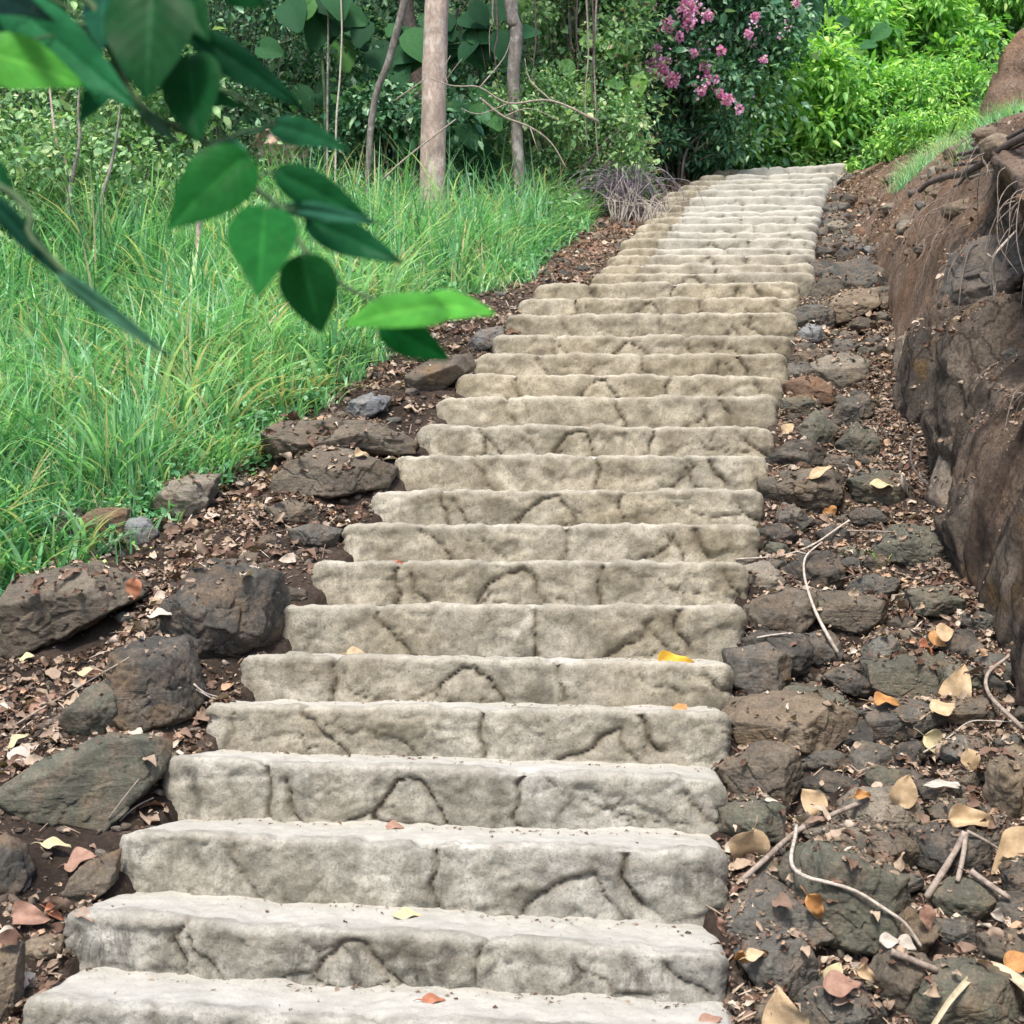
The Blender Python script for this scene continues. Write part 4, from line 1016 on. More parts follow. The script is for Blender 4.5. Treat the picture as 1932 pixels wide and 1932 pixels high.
# ------------------------------------------------------------------ trees and poles
def trunk_at(name, label, path, radii, mat, cat='tree', seed=1, d=None, seg=20, extra=None, part='trunk', bumpy=.08):
    """path of (px, py, depth); the foot goes down into the ground"""
    pts = [at(*p) for p in path]
    x, y, _ = pts[0]; pts[0][2] = float(G(x, y)) - .1
    root = thing(name, (x, y, float(G(x, y))), label, cat)
    b = Batch(); add_tube(b, pts, radii, seg, 8, bumpy, seed)
    b.build(part, M[mat], root)
    return root, pts
def crown(root, centre, w, h, n, seed, mat='smallleaf', size=.07):
    rs = np.random.RandomState(seed)
    nc = 26; cs = np.array(centre) + normalize(rs.normal(size=(nc, 3))) * rs.uniform(.2, 1, (nc, 1)) * np.array([w, w, h]) * .5
    V, F, a = leaf_cloud(cs, np.full(nc, w * .2), n, size, T_SMALL, TF_SMALL, rs)
    b = Batch(); b.add(V, F, rnd=a); b.build("crown", M[mat], root, smooth=False)
t1, p1_ = trunk_at("tree", "straight pale pinkish trunk, the thickest, standing in the grass left of the steps", [(815, 445, 10.6), (817, 330, 10.6), (819, 160, 10.6), (825, -20, 10.6), (832, -400, 10.6), (840, -800, 10.7)], [.112, .104, .100, .098, .085, .05], 'palebark')
crown(t1, (-.7, 10.8, 9.8), 4.5, 2.6, 5000, 4)
t2, _ = trunk_at("tree", "slender grey trunk with a slight bend, right of the thickest pale trunk", [(985, 400, 11.4), (977, 290, 11.4), (969, 150, 11.4), (974, 60, 11.4), (962, -20, 11.4), (940, -500, 11.6)], [.05, .052, .055, .06, .055, .03], 'greybark', seed=3)
crown(t2, (.2, 11.8, 8.6), 2.5, 1.6, 2500, 5)
trunk_at("leaning_pole", "bare grey pole leaning to the right behind the thickest trunk's left side", [(688, 330, 10.9), (702, 220, 10.8), (735, 110, 10.7), (768, -20, 10.6), (800, -180, 10.6)], [.022, .028, .03, .032, .02], 'greybark', 'branch', 5, part='pole')
trunk_at("sapling", "thin pale sapling stem forking upward at the far left", [(122, 480, 9.6), (131, 380, 9.6), (140, 320, 9.6), (150, 265, 9.6), (148, 190, 9.7), (160, 100, 9.7)], [.020, .018, .014, .011, .008, .004], 'greybark', seed=6)
trunk_at("sapling", "thin grey stem slanting right of the forked sapling, far left", [(150, 480, 9.4), (185, 400, 9.4), (210, 310, 9.5), (222, 240, 9.5), (235, 120, 9.5)], [.015, .013, .011, .008, .004], 'greybark', seed=7)
trunk_at("sapling", "pale crooked stem rising left of the forked sapling", [(128, 420, 9.7), (126, 330, 9.8), (112, 290, 9.8), (102, 240, 9.8), (92, 150, 9.9)], [.016, .014, .012, .01, .006], 'palebark', seed=8)
trunk_at("stake", "short orange-brown stake poking out of the grass under the dark green leaf", [(374, 520, 8.6), (374, 480, 8.6), (375, 440, 8.6), (376, 405, 8.6)], [.018, .018, .017, .014], 'palebark', 'stake', 9, part='pole')
trunk_at("vine_stem", "leafy thin vine climbing left of the leaning pole", [(632, 300, 11.0), (634, 250, 11.0), (641, 150, 11.0), (645, 60, 11.0), (642, -30, 11.0)], [.010, .009, .008, .007, .006], 'paletwig', 'vine', 10, seg=8, part='stem')
trunk_at("vine_stem", "straight thin brown stem just left of the leafy thin vine", [(617, 260, 11.2), (618, 180, 11.2), (619, 100, 11.2), (620, -30, 11.2)], [.010, .010, .009, .008], 'greybark', 'vine', 11, seg=8, part='stem')
trunk_at("tree", "dark crooked trunk in the shade behind the thickest pale trunk", [(792, 330, 12.3), (790, 200, 12.3), (775, 80, 12.4), (762, -40, 12.4), (750, -300, 12.4)], [.09, .085, .08, .07, .05], 'darktwig', seed=12)
def sticks(name, label, paths, mat, cat, seg=6):
    """bare twigs: several tubes that grow from one another"""
    allp = [[at(*p) for p in path] for path, r in paths]
    base = allp[0][0]
    b = Batch()
    for k, (pp, (path, r)) in enumerate(zip(allp, paths)):
        add_tube(b, pp, np.linspace(r[0], r[1], len(pp)), seg, 5, .12, k)
    o = b.build(name, M[mat], loc=tuple(base))
    return tag(o, label, cat)
sticks("bare_branch", "bare twiggy branch crossing in front of the thickest trunk", [([(1130, 230, 10.3), (1040, 190, 10.3), (960, 195, 10.35), (905, 165, 10.3), (870, 163, 10.3), (845, 160, 10.4), (812, 148, 10.4)], (.010, .004)), ([(845, 160, 10.4), (838, 130, 10.4), (850, 105, 10.4)], (.005, .003)), ([(838, 155, 10.4), (872, 110, 10.4)], (.004, .002)), ([(960, 195, 10.35), (905, 215, 10.3), (870, 205, 10.3)], (.005, .003)), ([(905, 165, 10.3), (950, 110, 10.4), (965, 70, 10.4)], (.006, .003)), ([(1040, 190, 10.3), (1000, 150, 10.4), (990, 110, 10.4)], (.006, .003))], 'twig', 'branch')
sticks("bare_branch", "pale straight stick slanting up to the left side of the thickest trunk", [([(720, 340, 10.4), (770, 295, 10.4), (860, 225, 10.5)], (.009, .006)), ([(745, 190, 10.4), (800, 150, 10.4)], (.007, .004))], 'twig', 'branch')
sticks("bare_branch", "light brown branch drooping right of the thickest trunk toward the slender one", [([(905, 185, 11.0), (950, 220, 11.0), (1000, 240, 11.0), (1040, 270, 11.0), (1070, 320, 11.0)], (.012, .005)), ([(950, 220, 11.0), (1000, 205, 11.0), (1060, 230, 11.0)], (.006, .003)), ([(1000, 240, 11.0), (1020, 300, 11.0)], (.005, .003))], 'twig', 'branch')
def hanging_vines():
    rs = np.random.RandomState(31)
    spots = [(925, 60), (938, 140), (1012, 170), (1105, 230), (1118, 190), (1128, 260), (1088, 150), (905, 90)]
    labs = ["hanging brown vine just right of the thickest trunk's top", "second longer vine hanging beside the thickest trunk", "dark hanging vine right of the slender grey trunk, shortest", "long thin vine hanging in front of the pink dry leaves", "thick brown vine hanging left of the flowering shrub", "wavy vine reaching lowest left of the flowering shrub", "dark vine hanging between the slender trunk and the dry leaves", "faint vine hanging close to the right side of the thickest trunk"]
    for (px, py), lab in zip(spots, labs):
        d = rs.uniform(11.2, 12.2)
        sticks("hanging_vine", lab, [([(px + rs.uniform(-8, 8), -60, d), (px + rs.uniform(-8, 8), py * .4, d), (px + rs.uniform(-6, 6), py * .7, d), (px + rs.uniform(-4, 8), py, d), (px + rs.uniform(-4, 20), py + 50, d)], (.010, .003))], 'darktwig' if rs.rand() < .5 else 'twig', 'vine')
hanging_vines()

# ------------------------------------------------------------------ shrubs
S = shrub
def B_(px, d, **k): return X_at(px, d)
# far left thicket
S("shrub", "small-leaved shrub at the top left corner behind the dark leaves", X_at(40, 11.5), 11.5, 2.4, 2.6, 1.4, 9000, .055, 'smallleaf', 40, seed=1)
S("shrub", "leafy thicket behind the forked sapling, far left", X_at(230, 11.0), 11.0, 1.9, 1.7, 1.2, 8000, .055, 'smallleaf', 34, seed=2)
S("shrub", "tall bluish-green small-leaved shrub left of the big-leaved vines", X_at(470, 12.3), 12.3, 2.2, 3.0, 1.2, 12000, .05, 'darkleaf', 44, seed=3)
S("shrub", "yellow-green bush low at the left edge above the grass", X_at(10, 9.8), 9.8, 1.6, 1.25, 1.0, 5000, .05, 'smallleaf', 24, seed=4)
S("shrub", "low twiggy bush in the grass left of the orange-brown stake", X_at(300, 9.9), 9.9, 1.2, .95, .8, 3200, .045, 'smallleaf', 20, seed=5)
S("tree", "dark tree crown high above the far left thicket", X_at(200, 13.5), 13.5, 4.0, 4.6, 1.6, 15000, .065, 'darkleaf', 60, seed=6, cat='tree', zoff=.4)
S("shrub", "dark understory bush between the leaning pole and the thickest trunk", X_at(760, 11.5), 11.5, 1.5, 1.2, .9, 5500, .06, 'darkleaf', 26, seed=7)
S("shrub", "feathery grey-green bush at the foot of the slender grey trunk", X_at(1040, 11.9), 11.9, 1.4, 1.3, .9, 6500, .045, 'smallleaf', 26, seed=8, loose=.5)
S("tree", "dark broad tree filling the shade behind the thickest trunk", X_at(820, 14.0), 14.0, 5.2, 5.0, 1.6, 17000, .085, 'darkleaf', 70, seed=9, cat='tree')
S("shrub", "leafy vine-covered bush under the hanging vines", X_at(1085, 12.7), 12.7, 1.5, 2.7, 1.0, 8500, .055, 'smallleaf', 34, seed=10)
def pink_dry(root, cs, rad, rs):
    k = rs.randint(0, len(cs), 700); pos = cs[k] + rs.normal(size=(700, 3)) * rad[k][:, None] * .8 + np.array([0, -.12, .05])
    V, F = scatter(T_SMALL, TF_SMALL, pos, rs.normal(size=(700, 3)), rs.normal(size=(700, 3)), rs.uniform(.03, .06, 700))
    b = Batch(); b.add(V, F, rnd=np.repeat(rs.uniform(size=700), 4)); b.build("withered_leaves", M['pinkdry'], root, smooth=False)
S("shrub", "bush with many withered pinkish leaves left of the flowering shrub", X_at(1135, 12.9), 12.9, 1.1, 2.9, .8, 5000, .055, 'smallleaf', 30, seed=11, flowers=pink_dry)
S("shrub", "low bush with faded pink leaves above the grey twig tangle", X_at(1120, 12.5), 12.5, 1.1, .95, .8, 3600, .05, 'smallleaf', 20, seed=12, flowers=pink_dry)
# flowering shrub
FL = [(1240, 130, 26, 300), (1268, 150, 16, 150), (1222, 8, 18, 90), (1298, 15, 26, 200), (1335, 30, 14, 60), (1308, 100, 10, 40), (1340, 150, 16, 70), (1325, 170, 12, 60), (1372, 188, 12, 70), (1356, 175, 10, 40), (1330, 128, 14, 50),
      (1413, 65, 9, 40), (1425, 32, 10, 50), (1190, 8, 14, 60), (1120, 95, 12, 60), (1440, 110, 9, 25), (1300, 45, 18, 60), (1280, 70, 14, 40), (1360, 95, 12, 40), (1155, 62, 10, 30), (1395, 205, 10, 20), (1500, 5, 12, 25), (1150, 18, 13, 50), (1178, 52, 11, 40), (1258, 48, 15, 70), (1238, 92, 11, 40)]
def bracts(root, cs, rad, rs):
    for px, py, r, n in FL:
        c = at(px, py, 13.15); rr = r / FPX * 13.15
        dd = normalize(rs.normal(size=(n, 3))); pos = c + dd * rr * rs.uniform(.15, .85 if n > 60 else .55, (n, 1))
        V, F = scatter(T_SMALL * np.array([1.5, 1, 1]), TF_SMALL, pos, dd + rs.normal(size=(n, 3)) * .5, rs.normal(size=(n, 3)), rs.uniform(.03, .05, n))
        b = Batch(); b.add(V, F, rnd=np.repeat(rs.uniform(size=n), 4)); b.build("flower_cluster", M['petal'], root, smooth=False)
        s = Batch(); add_tube(s, [c + np.array([0, .35, -.25]), c + np.array([0, .1, -.05]), c], [.006, .005, .004], 4, 3); s.build("flower_stalk", M['greenstem'], root)
def both(root, cs, rad, rs):
    bracts(root, cs, rad, rs)
    n = 900; k = rs.randint(0, len(cs), n); k2 = rs.randint(0, 60, n); cc = cs[rs.randint(0, len(cs), 60)] + rs.normal(size=(60, 3)) * np.array([.28, .1, .28]) + np.array([0, -.35, .1])
    pos = cc[k2] + rs.normal(size=(n, 3)) * .045
    V, F = scatter(T_SMALL * np.array([1.5, 1, 1]), TF_SMALL, pos, rs.normal(size=(n, 3)), rs.normal(size=(n, 3)), rs.uniform(.022, .04, n))
    b = Batch(); b.add(V, F, rnd=np.repeat(rs.uniform(.4, 1, n), 4)); b.build("scattered_blooms", M['petal'], root, smooth=False)
S("flowering_shrub", "large dark shrub with bright magenta-pink flowers behind the top of the steps", X_at(1300, 14.0), 14.0, 2.1, 3.2, 1.5, 17000, .065, 'darkleaf', 56, seed=13, flowers=both)
S("shrub", "dark leafy bush at the left corner of the top step", X_at(1260, 13.6), 13.6, 1.3, .9, .7, 4200, .075, 'darkleaf', 20, seed=14, templ=T_LANCE, TF=TF_LANCE)
S("shrub", "dark bush left of the flowering shrub with lobed light leaves", X_at(1130, 14.2), 14.2, 1.8, 3.4, 1.0, 9000, .08, 'bigleaf', 34, seed=15, templ=T_LANCE, TF=TF_LANCE)
# bright sunlit bushes up the hill on the right
br = [("lush bush with drooping pointed leaves right behind the top step", 1420, 14.7, 1.7, 1.25, 2600, .13),
      ("vivid green bush above the right end of the top step", 1590, 14.9, 1.6, 1.35, 2600, .13),
      ("rounded light green bush at the top of the earth slope", 1690, 14.6, 1.0, .95, 2300, .07),
      ("broad bright bush in the middle of the sunlit hillside", 1560, 16.3, 2.3, 1.5, 4200, .14),
      ("bright yellow-green bush high on the hillside, right of the pale earth", 1720, 16.9, 2.1, 1.5, 4200, .13),
      ("darker bush between the flowers and the sunlit hillside", 1460, 16.0, 1.6, 2.0, 3300, .13),
      ("yellow-green bush in the top right corner", 1900, 17.5, 2.3, 1.5, 4200, .12),
      ("bright bush on the skyline at the top right of the flowers", 1560, 18.5, 2.6, 1.7, 3800, .15),
      ("sunlit bush on the skyline left of the top right corner", 1780, 19.2, 2.8, 1.8, 4200, .14),
      ("small green bush above the brow grass, right side", 1780, 15.2, 1.3, .9, 2300, .085),
      ("low yellow-green creeper mound spilling onto the upper left edge of the earth slope", 1690, 13.3, 1.0, .45, 2200, .06),
      ("second creeper mound on the brow, between the low mound and the brow grass", 1765, 12.6, 1.1, .42, 2400, .055)]
for k, (lab, px, d, w, h, n, sz) in enumerate(br):
    S("bush", lab, X_at(px, d), d, w, h, 1.2, int(n * 1.35), sz * 1.0, 'brightleaf' if 'darker' not in lab else 'bigleaf', 30, 'greenstem', T_LANCE, TF_LANCE, seed=20 + k, cat='bush', up=.8, droop=.5, group="sunlit bushes on the hillside")
S("tree", "dark leafy tree at the top centre above the flowering shrub", X_at(1400, 19.5), 19.5, 5.0, 3.8, 2.0, 12000, .11, 'darkleaf', 50, seed=40, cat='tree', templ=T_LANCE, TF=TF_LANCE)
S("tree", "leafy tree beyond the bushes at the top right", X_at(1800, 23), 23, 8.0, 4.0, 2.5, 12000, .14, 'smallleaf', 60, seed=41, cat='tree', templ=T_LANCE, TF=TF_LANCE)
S("tree", "dark wooded backdrop tree at the upper left", X_at(420, 17), 17, 7.0, 6.0, 2.0, 16000, .10, 'darkleaf', 80, seed=42, cat='tree', templ=T_LANCE, TF=TF_LANCE)
S("tree", "dark wooded backdrop tree behind the hanging vines", X_at(1020, 17), 17, 5.5, 6.0, 2.0, 14000, .10, 'darkleaf', 70, seed=43, cat='tree', templ=T_LANCE, TF=TF_LANCE)
S("tree", "green backdrop tree at the far left skyline", X_at(-20, 15.5), 15.5, 4.0, 5.0, 2.0, 12000, .09, 'smallleaf', 60, seed=44, cat='tree', templ=T_LANCE, TF=TF_LANCE)

# large heart-shaped leaves climbing in the shade
def aroid(label, px, py, d, n, spread, size, seed, mat='bigleaf'):
    rs = np.random.RandomState(seed); c = at(px, py, d); root = thing("climbing_plant", (c[0], c[1], float(G(c[0], c[1]))), label, "climbing plant")
    s = Batch()
    z0 = float(G(c[0], c[1]))
    add_tube(s, [(c[0], c[1] + .1, z0 - .05), (c[0] + .05, c[1] + .12, (z0 + c[2]) / 2), tuple(c + np.array([0, .1, 0]))], [.02, .018, .012], 8, 5)
    T, TF, a, _ = ovate(9, 7, .78, .22, .28, .28)
    TT = tris(TF)
    for i in range(n):
        p = c + rs.normal(size=3) * np.array([spread, .14, spread * .75]); 
        yd = normalize(np.array([rs.uniform(-.8, .8), -.35, rs.uniform(-1, -.15)])); nn = normalize(np.array([rs.uniform(-.4, .4), -.9, rs.uniform(.2, .9)]))
        V, F = scatter(T, TT, p[None], yd[None], nn[None], [size * rs.uniform(.6, 1.15)])
        b = Batch(); b.add(V, F, rnd=np.full(len(V), rs.beta(2, 2)))
        b.build("leaf", M[mat], root)
        add_tube(s, [tuple(p), tuple(p * .5 + c * .5 + np.array([0, .08, -.05])), tuple(c + np.array([0, .1, -.1 * rs.rand()]))], [.004, .005, .007], 5, 3)
    s.build("stem", M['greenstem'], root)
aroid("climbing plant with big glossy leaves at the top, left of the leaning pole", 600, 30, 11.3, 16, .26, .38, 1)
aroid("big-leaved climber in the shade between pole and thickest trunk", 745, 60, 11.8, 18, .28, .34, 2)
aroid("broad dark leaves low behind the leaning pole", 655, 215, 11.9, 14, .26, .36, 3)
aroid("broad leaf cluster directly left of the thickest trunk's middle", 790, 235, 11.6, 10, .16, .36, 4)
aroid("blue-green broad leaves right of the thickest trunk, half way up", 885, 235, 11.6, 12, .16, .36, 5)
aroid("big dark leaves right of the thickest trunk near the top", 900, 60, 11.9, 14, .22, .32, 6)
aroid("lobed light green leaves left of the flowering shrub", 1130, 150, 12.4, 22, .22, .22, 7, 'brightleaf')
aroid("fresh green broad leaves near the top edge, right of the flowers", 1520, 60, 15.4, 16, .4, .34, 8)
aroid("tall pointed leaves with a yellow bloom at the top edge", 1640, 10, 18.0, 14, .4, .5, 9, 'brightleaf')
# ------------------------------------------------------------------ litter, chips and filler stones
def occ_ok(x, y):
    return (XL(y) - x > .02) | (x - XR(y) > .02)
def tread_at(px, py, i, back=.1):
    """a point on the tread of step i seen at px"""
    A, B = steps[i][0], steps[i][1]
    t = np.clip((X_at(px, (A[1] + B[1]) / 2) - A[0]) / (B[0] - A[0]), 0, 1)
    p = A * (1 - t) + B * t
    x, y = X_at(px, p[1] + back), p[1] + back; z = float(drop(np.array([x]), np.array([y]))[0][0])
    return np.array([x, y, (z if z > -50 and abs(z - p[2]) < .1 else p[2]) + .010])
LEAFT, LEAFTF, _, _ = ovate(6, 5, .5, .02, .22, .5, wave=.10)
LEAFTF = tris(LEAFTF)
from mathutils.bvhtree import BVHTree
def solid_tree(names):
    Vs = []; Fs = []; n = 0
    for o in C.objects:
        if o.type == 'MESH' and o.name.split('.')[0] in names:
            me = o.data; v = np.empty(len(me.vertices) * 3, np.float32); me.vertices.foreach_get("co", v); v = v.reshape(-1, 3)
            off = np.array(o.location) + (np.array(o.parent.location) if o.parent else 0)
            f = np.empty(len(me.loops), np.int32); me.loops.foreach_get("vertex_index", f)
            k = len(me.polygons[0].vertices)
            f = f.reshape(-1, k); Vs.append(v + off); Fs += (f + n).tolist(); n += len(v)
    return BVHTree.FromPolygons(np.concatenate(Vs).tolist(), Fs)
TREE = None
def drop(x, y):
    """height and normal of whatever solid lies below"""
    z = np.empty(len(x)); N = np.empty((len(x), 3)); dn = Vector((0, 0, -1))
    for i in range(len(x)):
        h, nn, _, _ = TREE.ray_cast(Vector((x[i], y[i], 9.0)), dn)
        if h is None: z[i] = -99; N[i] = (0, 0, 1)
        else: z[i] = h[2]; N[i] = nn
    return z, N
def build_litter():
    rs = np.random.RandomState(61)
    def region(n, side):
        y = 3.3 + 10.6 * rs.uniform(0, 1, n) ** 1.5
        if side < 0: x = XL(y) - rs.uniform(-.02, 1, n) ** 1.0 * (grass_margin(y) + .35)
        else: x = XR(y) + rs.uniform(-.01, 1, n) * (XC(y) + .12 - XR(y))
        return x, y
    b = Batch()
    for side, n in ((-1, 42000), (1, 46000)):
        x, y = region(n, side)
        dens = fbm(P3(x * 2.3, y * 2.3, side), 3, 19)
        wallside = np.exp(-((XC(y) - x) / .35) ** 2) if side > 0 else 0
        k = rs.uniform(size=n) < np.clip(.45 + 1.3 * dens + .7 * wallside + (.25 if side > 0 else .1), .06, 1)
        x, y = x[k], y[k]; m = len(x)
        big = rs.uniform(size=m) ** 3.2
        s = (.015 + .068 * big * rs.uniform(.5, 1, m)) * (1.25 if side < 0 else 1)
        z, sn = drop(x, y); ok = (z > -50) & (sn[:, 2] > .45) & ((rs.uniform(size=m) < .22) | (np.abs(z - G(x, y)) < .05))
        x, y, z, sn, s, big = x[ok], y[ok], z[ok], sn[ok], s[ok], big[ok]; m = len(x)
        z = z + .004 + .022 * rs.uniform(0, 1, m) ** 3
        nrm = normalize(rs.normal(size=(m, 3)) * .5 + sn)
        V, F = scatter(LEAFT, LEAFTF, P3(x, y, z), rs.normal(size=(m, 3)) * np.array([1, 1, .25]), nrm, s, widths=rs.uniform(.5, 1.5, m))
        b.add(V, F, rnd=np.repeat(np.clip(rs.beta(1.6, 1.9, m) + .12 * big, 0, .97), len(LEAFT)))
    n = 9000; y = rs.uniform(4.8, 13.2, n); x = XC(y) + rs.uniform(-.1, 1.1, n) ** 1.0
    z, sn = drop(x, y); k = (z > -50) & (sn[:, 2] > .35) & (fbm(P3(x * 3, y * 3, z), 2, 23) > -.1); x, y, z, sn = x[k], y[k], z[k], sn[k]; m = len(x)
    V, F = scatter(LEAFT, LEAFTF, P3(x, y, z + .006), rs.normal(size=(m, 3)), normalize(rs.normal(size=(m, 3)) * .4 + sn), .010 + .035 * rs.uniform(0, 1, m) ** 3, widths=rs.uniform(.4, 1.2, m))
    b.add(V, F, rnd=np.repeat(rs.beta(1.6, 1.8, m) * .95, len(LEAFT)))
    # crumbs caught at the backs of the treads
    for i in range(NS - 1):
        A, B = steps[i][0], steps[i][1]; dd = float(min(yl_[i + 1] - yl_[i], .33)) if i != 18 else .33
        m = 150 if i < 8 else 70; t = rs.uniform(0.01, .99, m); bk = dd - np.abs(rs.normal(0, .035, m)) - .01
        bk = np.where(rs.uniform(size=m) < .18, rs.uniform(.03, dd, m), bk)
        P = A * (1 - t[:, None]) + B * t[:, None] + np.array([0, 1, 0]) * bk[:, None]
        z, sn = drop(P[:, 0], P[:, 1]); ok = sn[:, 2] > .6; P = P[ok]; z = z[ok]; m = len(P)
        V, F = scatter(LEAFT, LEAFTF, P3(P[:, 0], P[:, 1], z + .003), rs.normal(size=(m, 3)) * np.array([1, 1, .15]), normalize(rs.normal(size=(m, 3)) * .25 + np.array([0, 0, 1])), .004 + .022 * rs.uniform(0, 1, m) ** 4, widths=rs.uniform(.35, 1.2, m))
        b.add(V, F, rnd=np.repeat(rs.beta(1.5, 2.5, m) * .9, len(LEAFT)))
    # thin straws and broken twigs
    for side, n in ((-1, 1500), (1, 3000)):
        x, y = region(n, side); L = rs.uniform(.02, .11, n); az = rs.uniform(0, np.pi, n); w = rs.uniform(.0012, .003, n)
        T = np.array([[-1, 0, 0], [1, 0, 0], [1, 1, .0], [-1, 1, 0], [0, .5, .8]]); TF = np.array([[0, 1, 4], [1, 2, 4], [2, 3, 4], [3, 0, 4]])
        yd = np.stack([np.cos(az), np.sin(az), rs.normal(0, .25, n) + .25 * np.sin(az)], -1)
        V, F = scatter(T * np.array([1, 1, 1]), TF, P3(x, y, GN(x, y) + .012), yd, np.tile([0, 0, 1.], (n, 1)), 1.0, widths=None)
        V = V.reshape(n, 5, 3); P0 = P3(x, y, GN(x, y) + .010)
        Y = normalize(yd); X = normalize(np.cross(Y, np.array([0, 0, 1.]))); Z = np.cross(X, Y)
        V = P0[:, None] + X[:, None] * (T[None, :, 0:1] * w[:, None, None]) + Y[:, None] * (T[None, :, 1:2] * L[:, None, None]) + Z[:, None] * (T[None, :, 2:3] * w[:, None, None] * 2)
        b.add(V.reshape(-1, 3), F, rnd=np.repeat(rs.uniform(.3, .95, n), 5))
    tag(b.build("leaf_litter", M['dryleaf']), "brown dead leaves and straw scattered over the soil on both sides of the steps", "leaf litter", kind='stuff')

def mat_chips():
    m = NT("stone_chips"); p = m.pos()
    c = m.ramp(m.attr("rnd"), [(0.0, (0.05, 0.038, 0.03)), (0.4, (0.12, 0.09, 0.068)), (0.7, (0.17, 0.15, 0.12)), (1.0, (0.32, 0.26, 0.21))])
    c = m.mix(m.ramp(m.noise(p, 90, 4, 0.7), [(0.4, 0.5), (0.6, 0.0)]), c, (0.04, 0.03, 0.025))
    return m.done(c, 0.9, m.bump(m.noise(p, 70, 5, 0.7), 0.7, 0.004), 0.2)
M['chips'] = mat_chips()
def build_chips():
    rs = np.random.RandomState(71); b = Batch()
    for v in range(6):
        D, F = ICO[2]
        N = np.vstack([normalize(rs.normal(size=(9, 3))), np.eye(3), -np.eye(3)]); K = rs.uniform(.6, 1, 15)
        s = np.maximum(0, D @ N.T / K); T = D / ((s ** 14).sum(1) ** (1 / 14))[:, None]
        T = np.minimum(np.maximum(T, -1.3), 1.3) * np.array([1, .75, .55])
        for side, n in ((-1, 2600), (1, 2600)):
            y = 3.3 + 10.4 * rs.uniform(0, 1, n) ** 1.5
            x = XL(y) - rs.uniform(0, 1, n) * (grass_margin(y) + .1) if side < 0 else XR(y) + rs.uniform(0, 1, n) * (XC(y) - XR(y))
            dens = fbm(P3(x * 2.0, y * 2.0, side + 4), 3, 29)
            k = rs.uniform(size=n) < np.clip(.6 + 1.2 * dens, .1, 1); x, y = x[k], y[k]; m = len(x)
            sz = .004 + .024 * rs.uniform(0, 1, m) ** 3
            V, Fc = scatter(T, F, P3(x, y, GN(x, y) + sz * .2), rs.normal(size=(m, 3)) * np.array([1, 1, .3]), normalize(rs.normal(size=(m, 3)) * .4 + np.array([0, -.3, 1])), sz)
            b.add(V, Fc, rnd=np.repeat(np.clip(rs.normal(.42, .22, m), 0, 1), len(T)))
    tag(b.build("rubble", M['chips'], smooth=False), "fine stone chips and soil crumbs scattered over the banks beside the steps", "rubble", kind='stuff')
build_chips()

# filler stones that nothing tells apart, packed between the bigger ones
OCC = [(o.location.x, o.location.y, max(o.dimensions.x, o.dimensions.z) / 2) for o in C.objects if o.get('category') == 'rock']
def fillers(n, side, lab, grp, cols_, seed, lo=.03, hi=.10, yr=(3.45, 12.5)):
    rs = np.random.RandomState(seed); made = 0; tries = 0
    while made < n and tries < 4000:
        tries += 1
        y = yr[0] + (yr[1] - yr[0]) * rs.uniform() ** 1.25
        x = float(XR(y) + .05 + rs.uniform() * (XC(y) - XR(y) - .15)) if side > 0 else float(XL(y) - .05 - rs.uniform() * (grass_margin(y) - .1))
        if abs(x) > .40 * y: continue
        r = rs.uniform(lo, hi) * (1.2 if y > 8 else 1)
        if any((x - a) ** 2 + (y - b) ** 2 < (.75 * c + .9 * r) ** 2 for a, b, c in OCC): continue
        OCC.append((x, y, r)); made += 1
        px = CX + x / y * FPX; z = float(GN(x, y)) + r * .35; py = HY - (z - CZ) / y * FPX; q = r / y * FPX
        k = rs.randint(5, 8); a = np.sort(rs.uniform(0, 2 * np.pi, k)); a = np.linspace(0, 2 * np.pi, k, endpoint=False) + rs.uniform(-.35, .35, k)
        R([(px + q * 1.2 * math.cos(t), py + q * .72 * math.sin(t)) for t in a], cols_[rs.randint(len(cols_))], lab, seed=1000 + seed * 100 + made, d=y, group=grp, rough=.03)
fillers(150, 1, "small angular stone packed among the bigger rocks of the right gully", "small stones packed in the right gully", [DARK, GREY, BROWN, GREEN, GREY], 5)
fillers(34, -1, "small brown stone half sunk in the soil of the left bank", "small stones sunk in the left bank", [BROWN, GREY, DARK], 6, .018, .04)

TREE = solid_tree({'ground', 'rock', 'step', 'earth_bank'})
build_litter()
build_brow_grass()
def brow_tuft(label, px, d, n, hgt, spread, hue, seed):
    rs = np.random.RandomState(seed); b = Batch(); x0 = X_at(px, d)
    x = x0 + np.clip(rs.normal(0, spread, n), -1.5 * spread, 1.5 * spread); y = d + np.clip(rs.normal(0, spread, n), -1.5 * spread, 1.5 * spread)
    grass_blades(b, x, y, hgt * rs.uniform(.55, 1.15, n), rs.uniform(.004, .007, n), rs, .8, 6, hue, z=drop(x, y)[0] - .01)
    return tag(b.build("grass_clump", M['grass'], loc=(x0, d, float(drop(np.array([x0]), np.array([d]))[0][0]))), label, 'grass clump')
brow_tuft("bushy grey-green grass tuft on the brow of the bank below the brown earth patch", 1890, 8.6, 800, .24, .16, .05, 56)
brow_tuft("pale green grass tuft at the left end of the brow, beside the bushes", 1740, 10.9, 600, .22, .15, .2, 57)
def hit(px, py):
    """depth of the first solid thing on the sight line"""
    dv = Vector(((px - CX) / FPX, 1, (HY - py) / FPX)); h, nn, _, _ = TREE.ray_cast(Vector((0, 0, CZ)), dv.normalized())
    return h[1] if h is not None else ray_ground(px, py)[1]

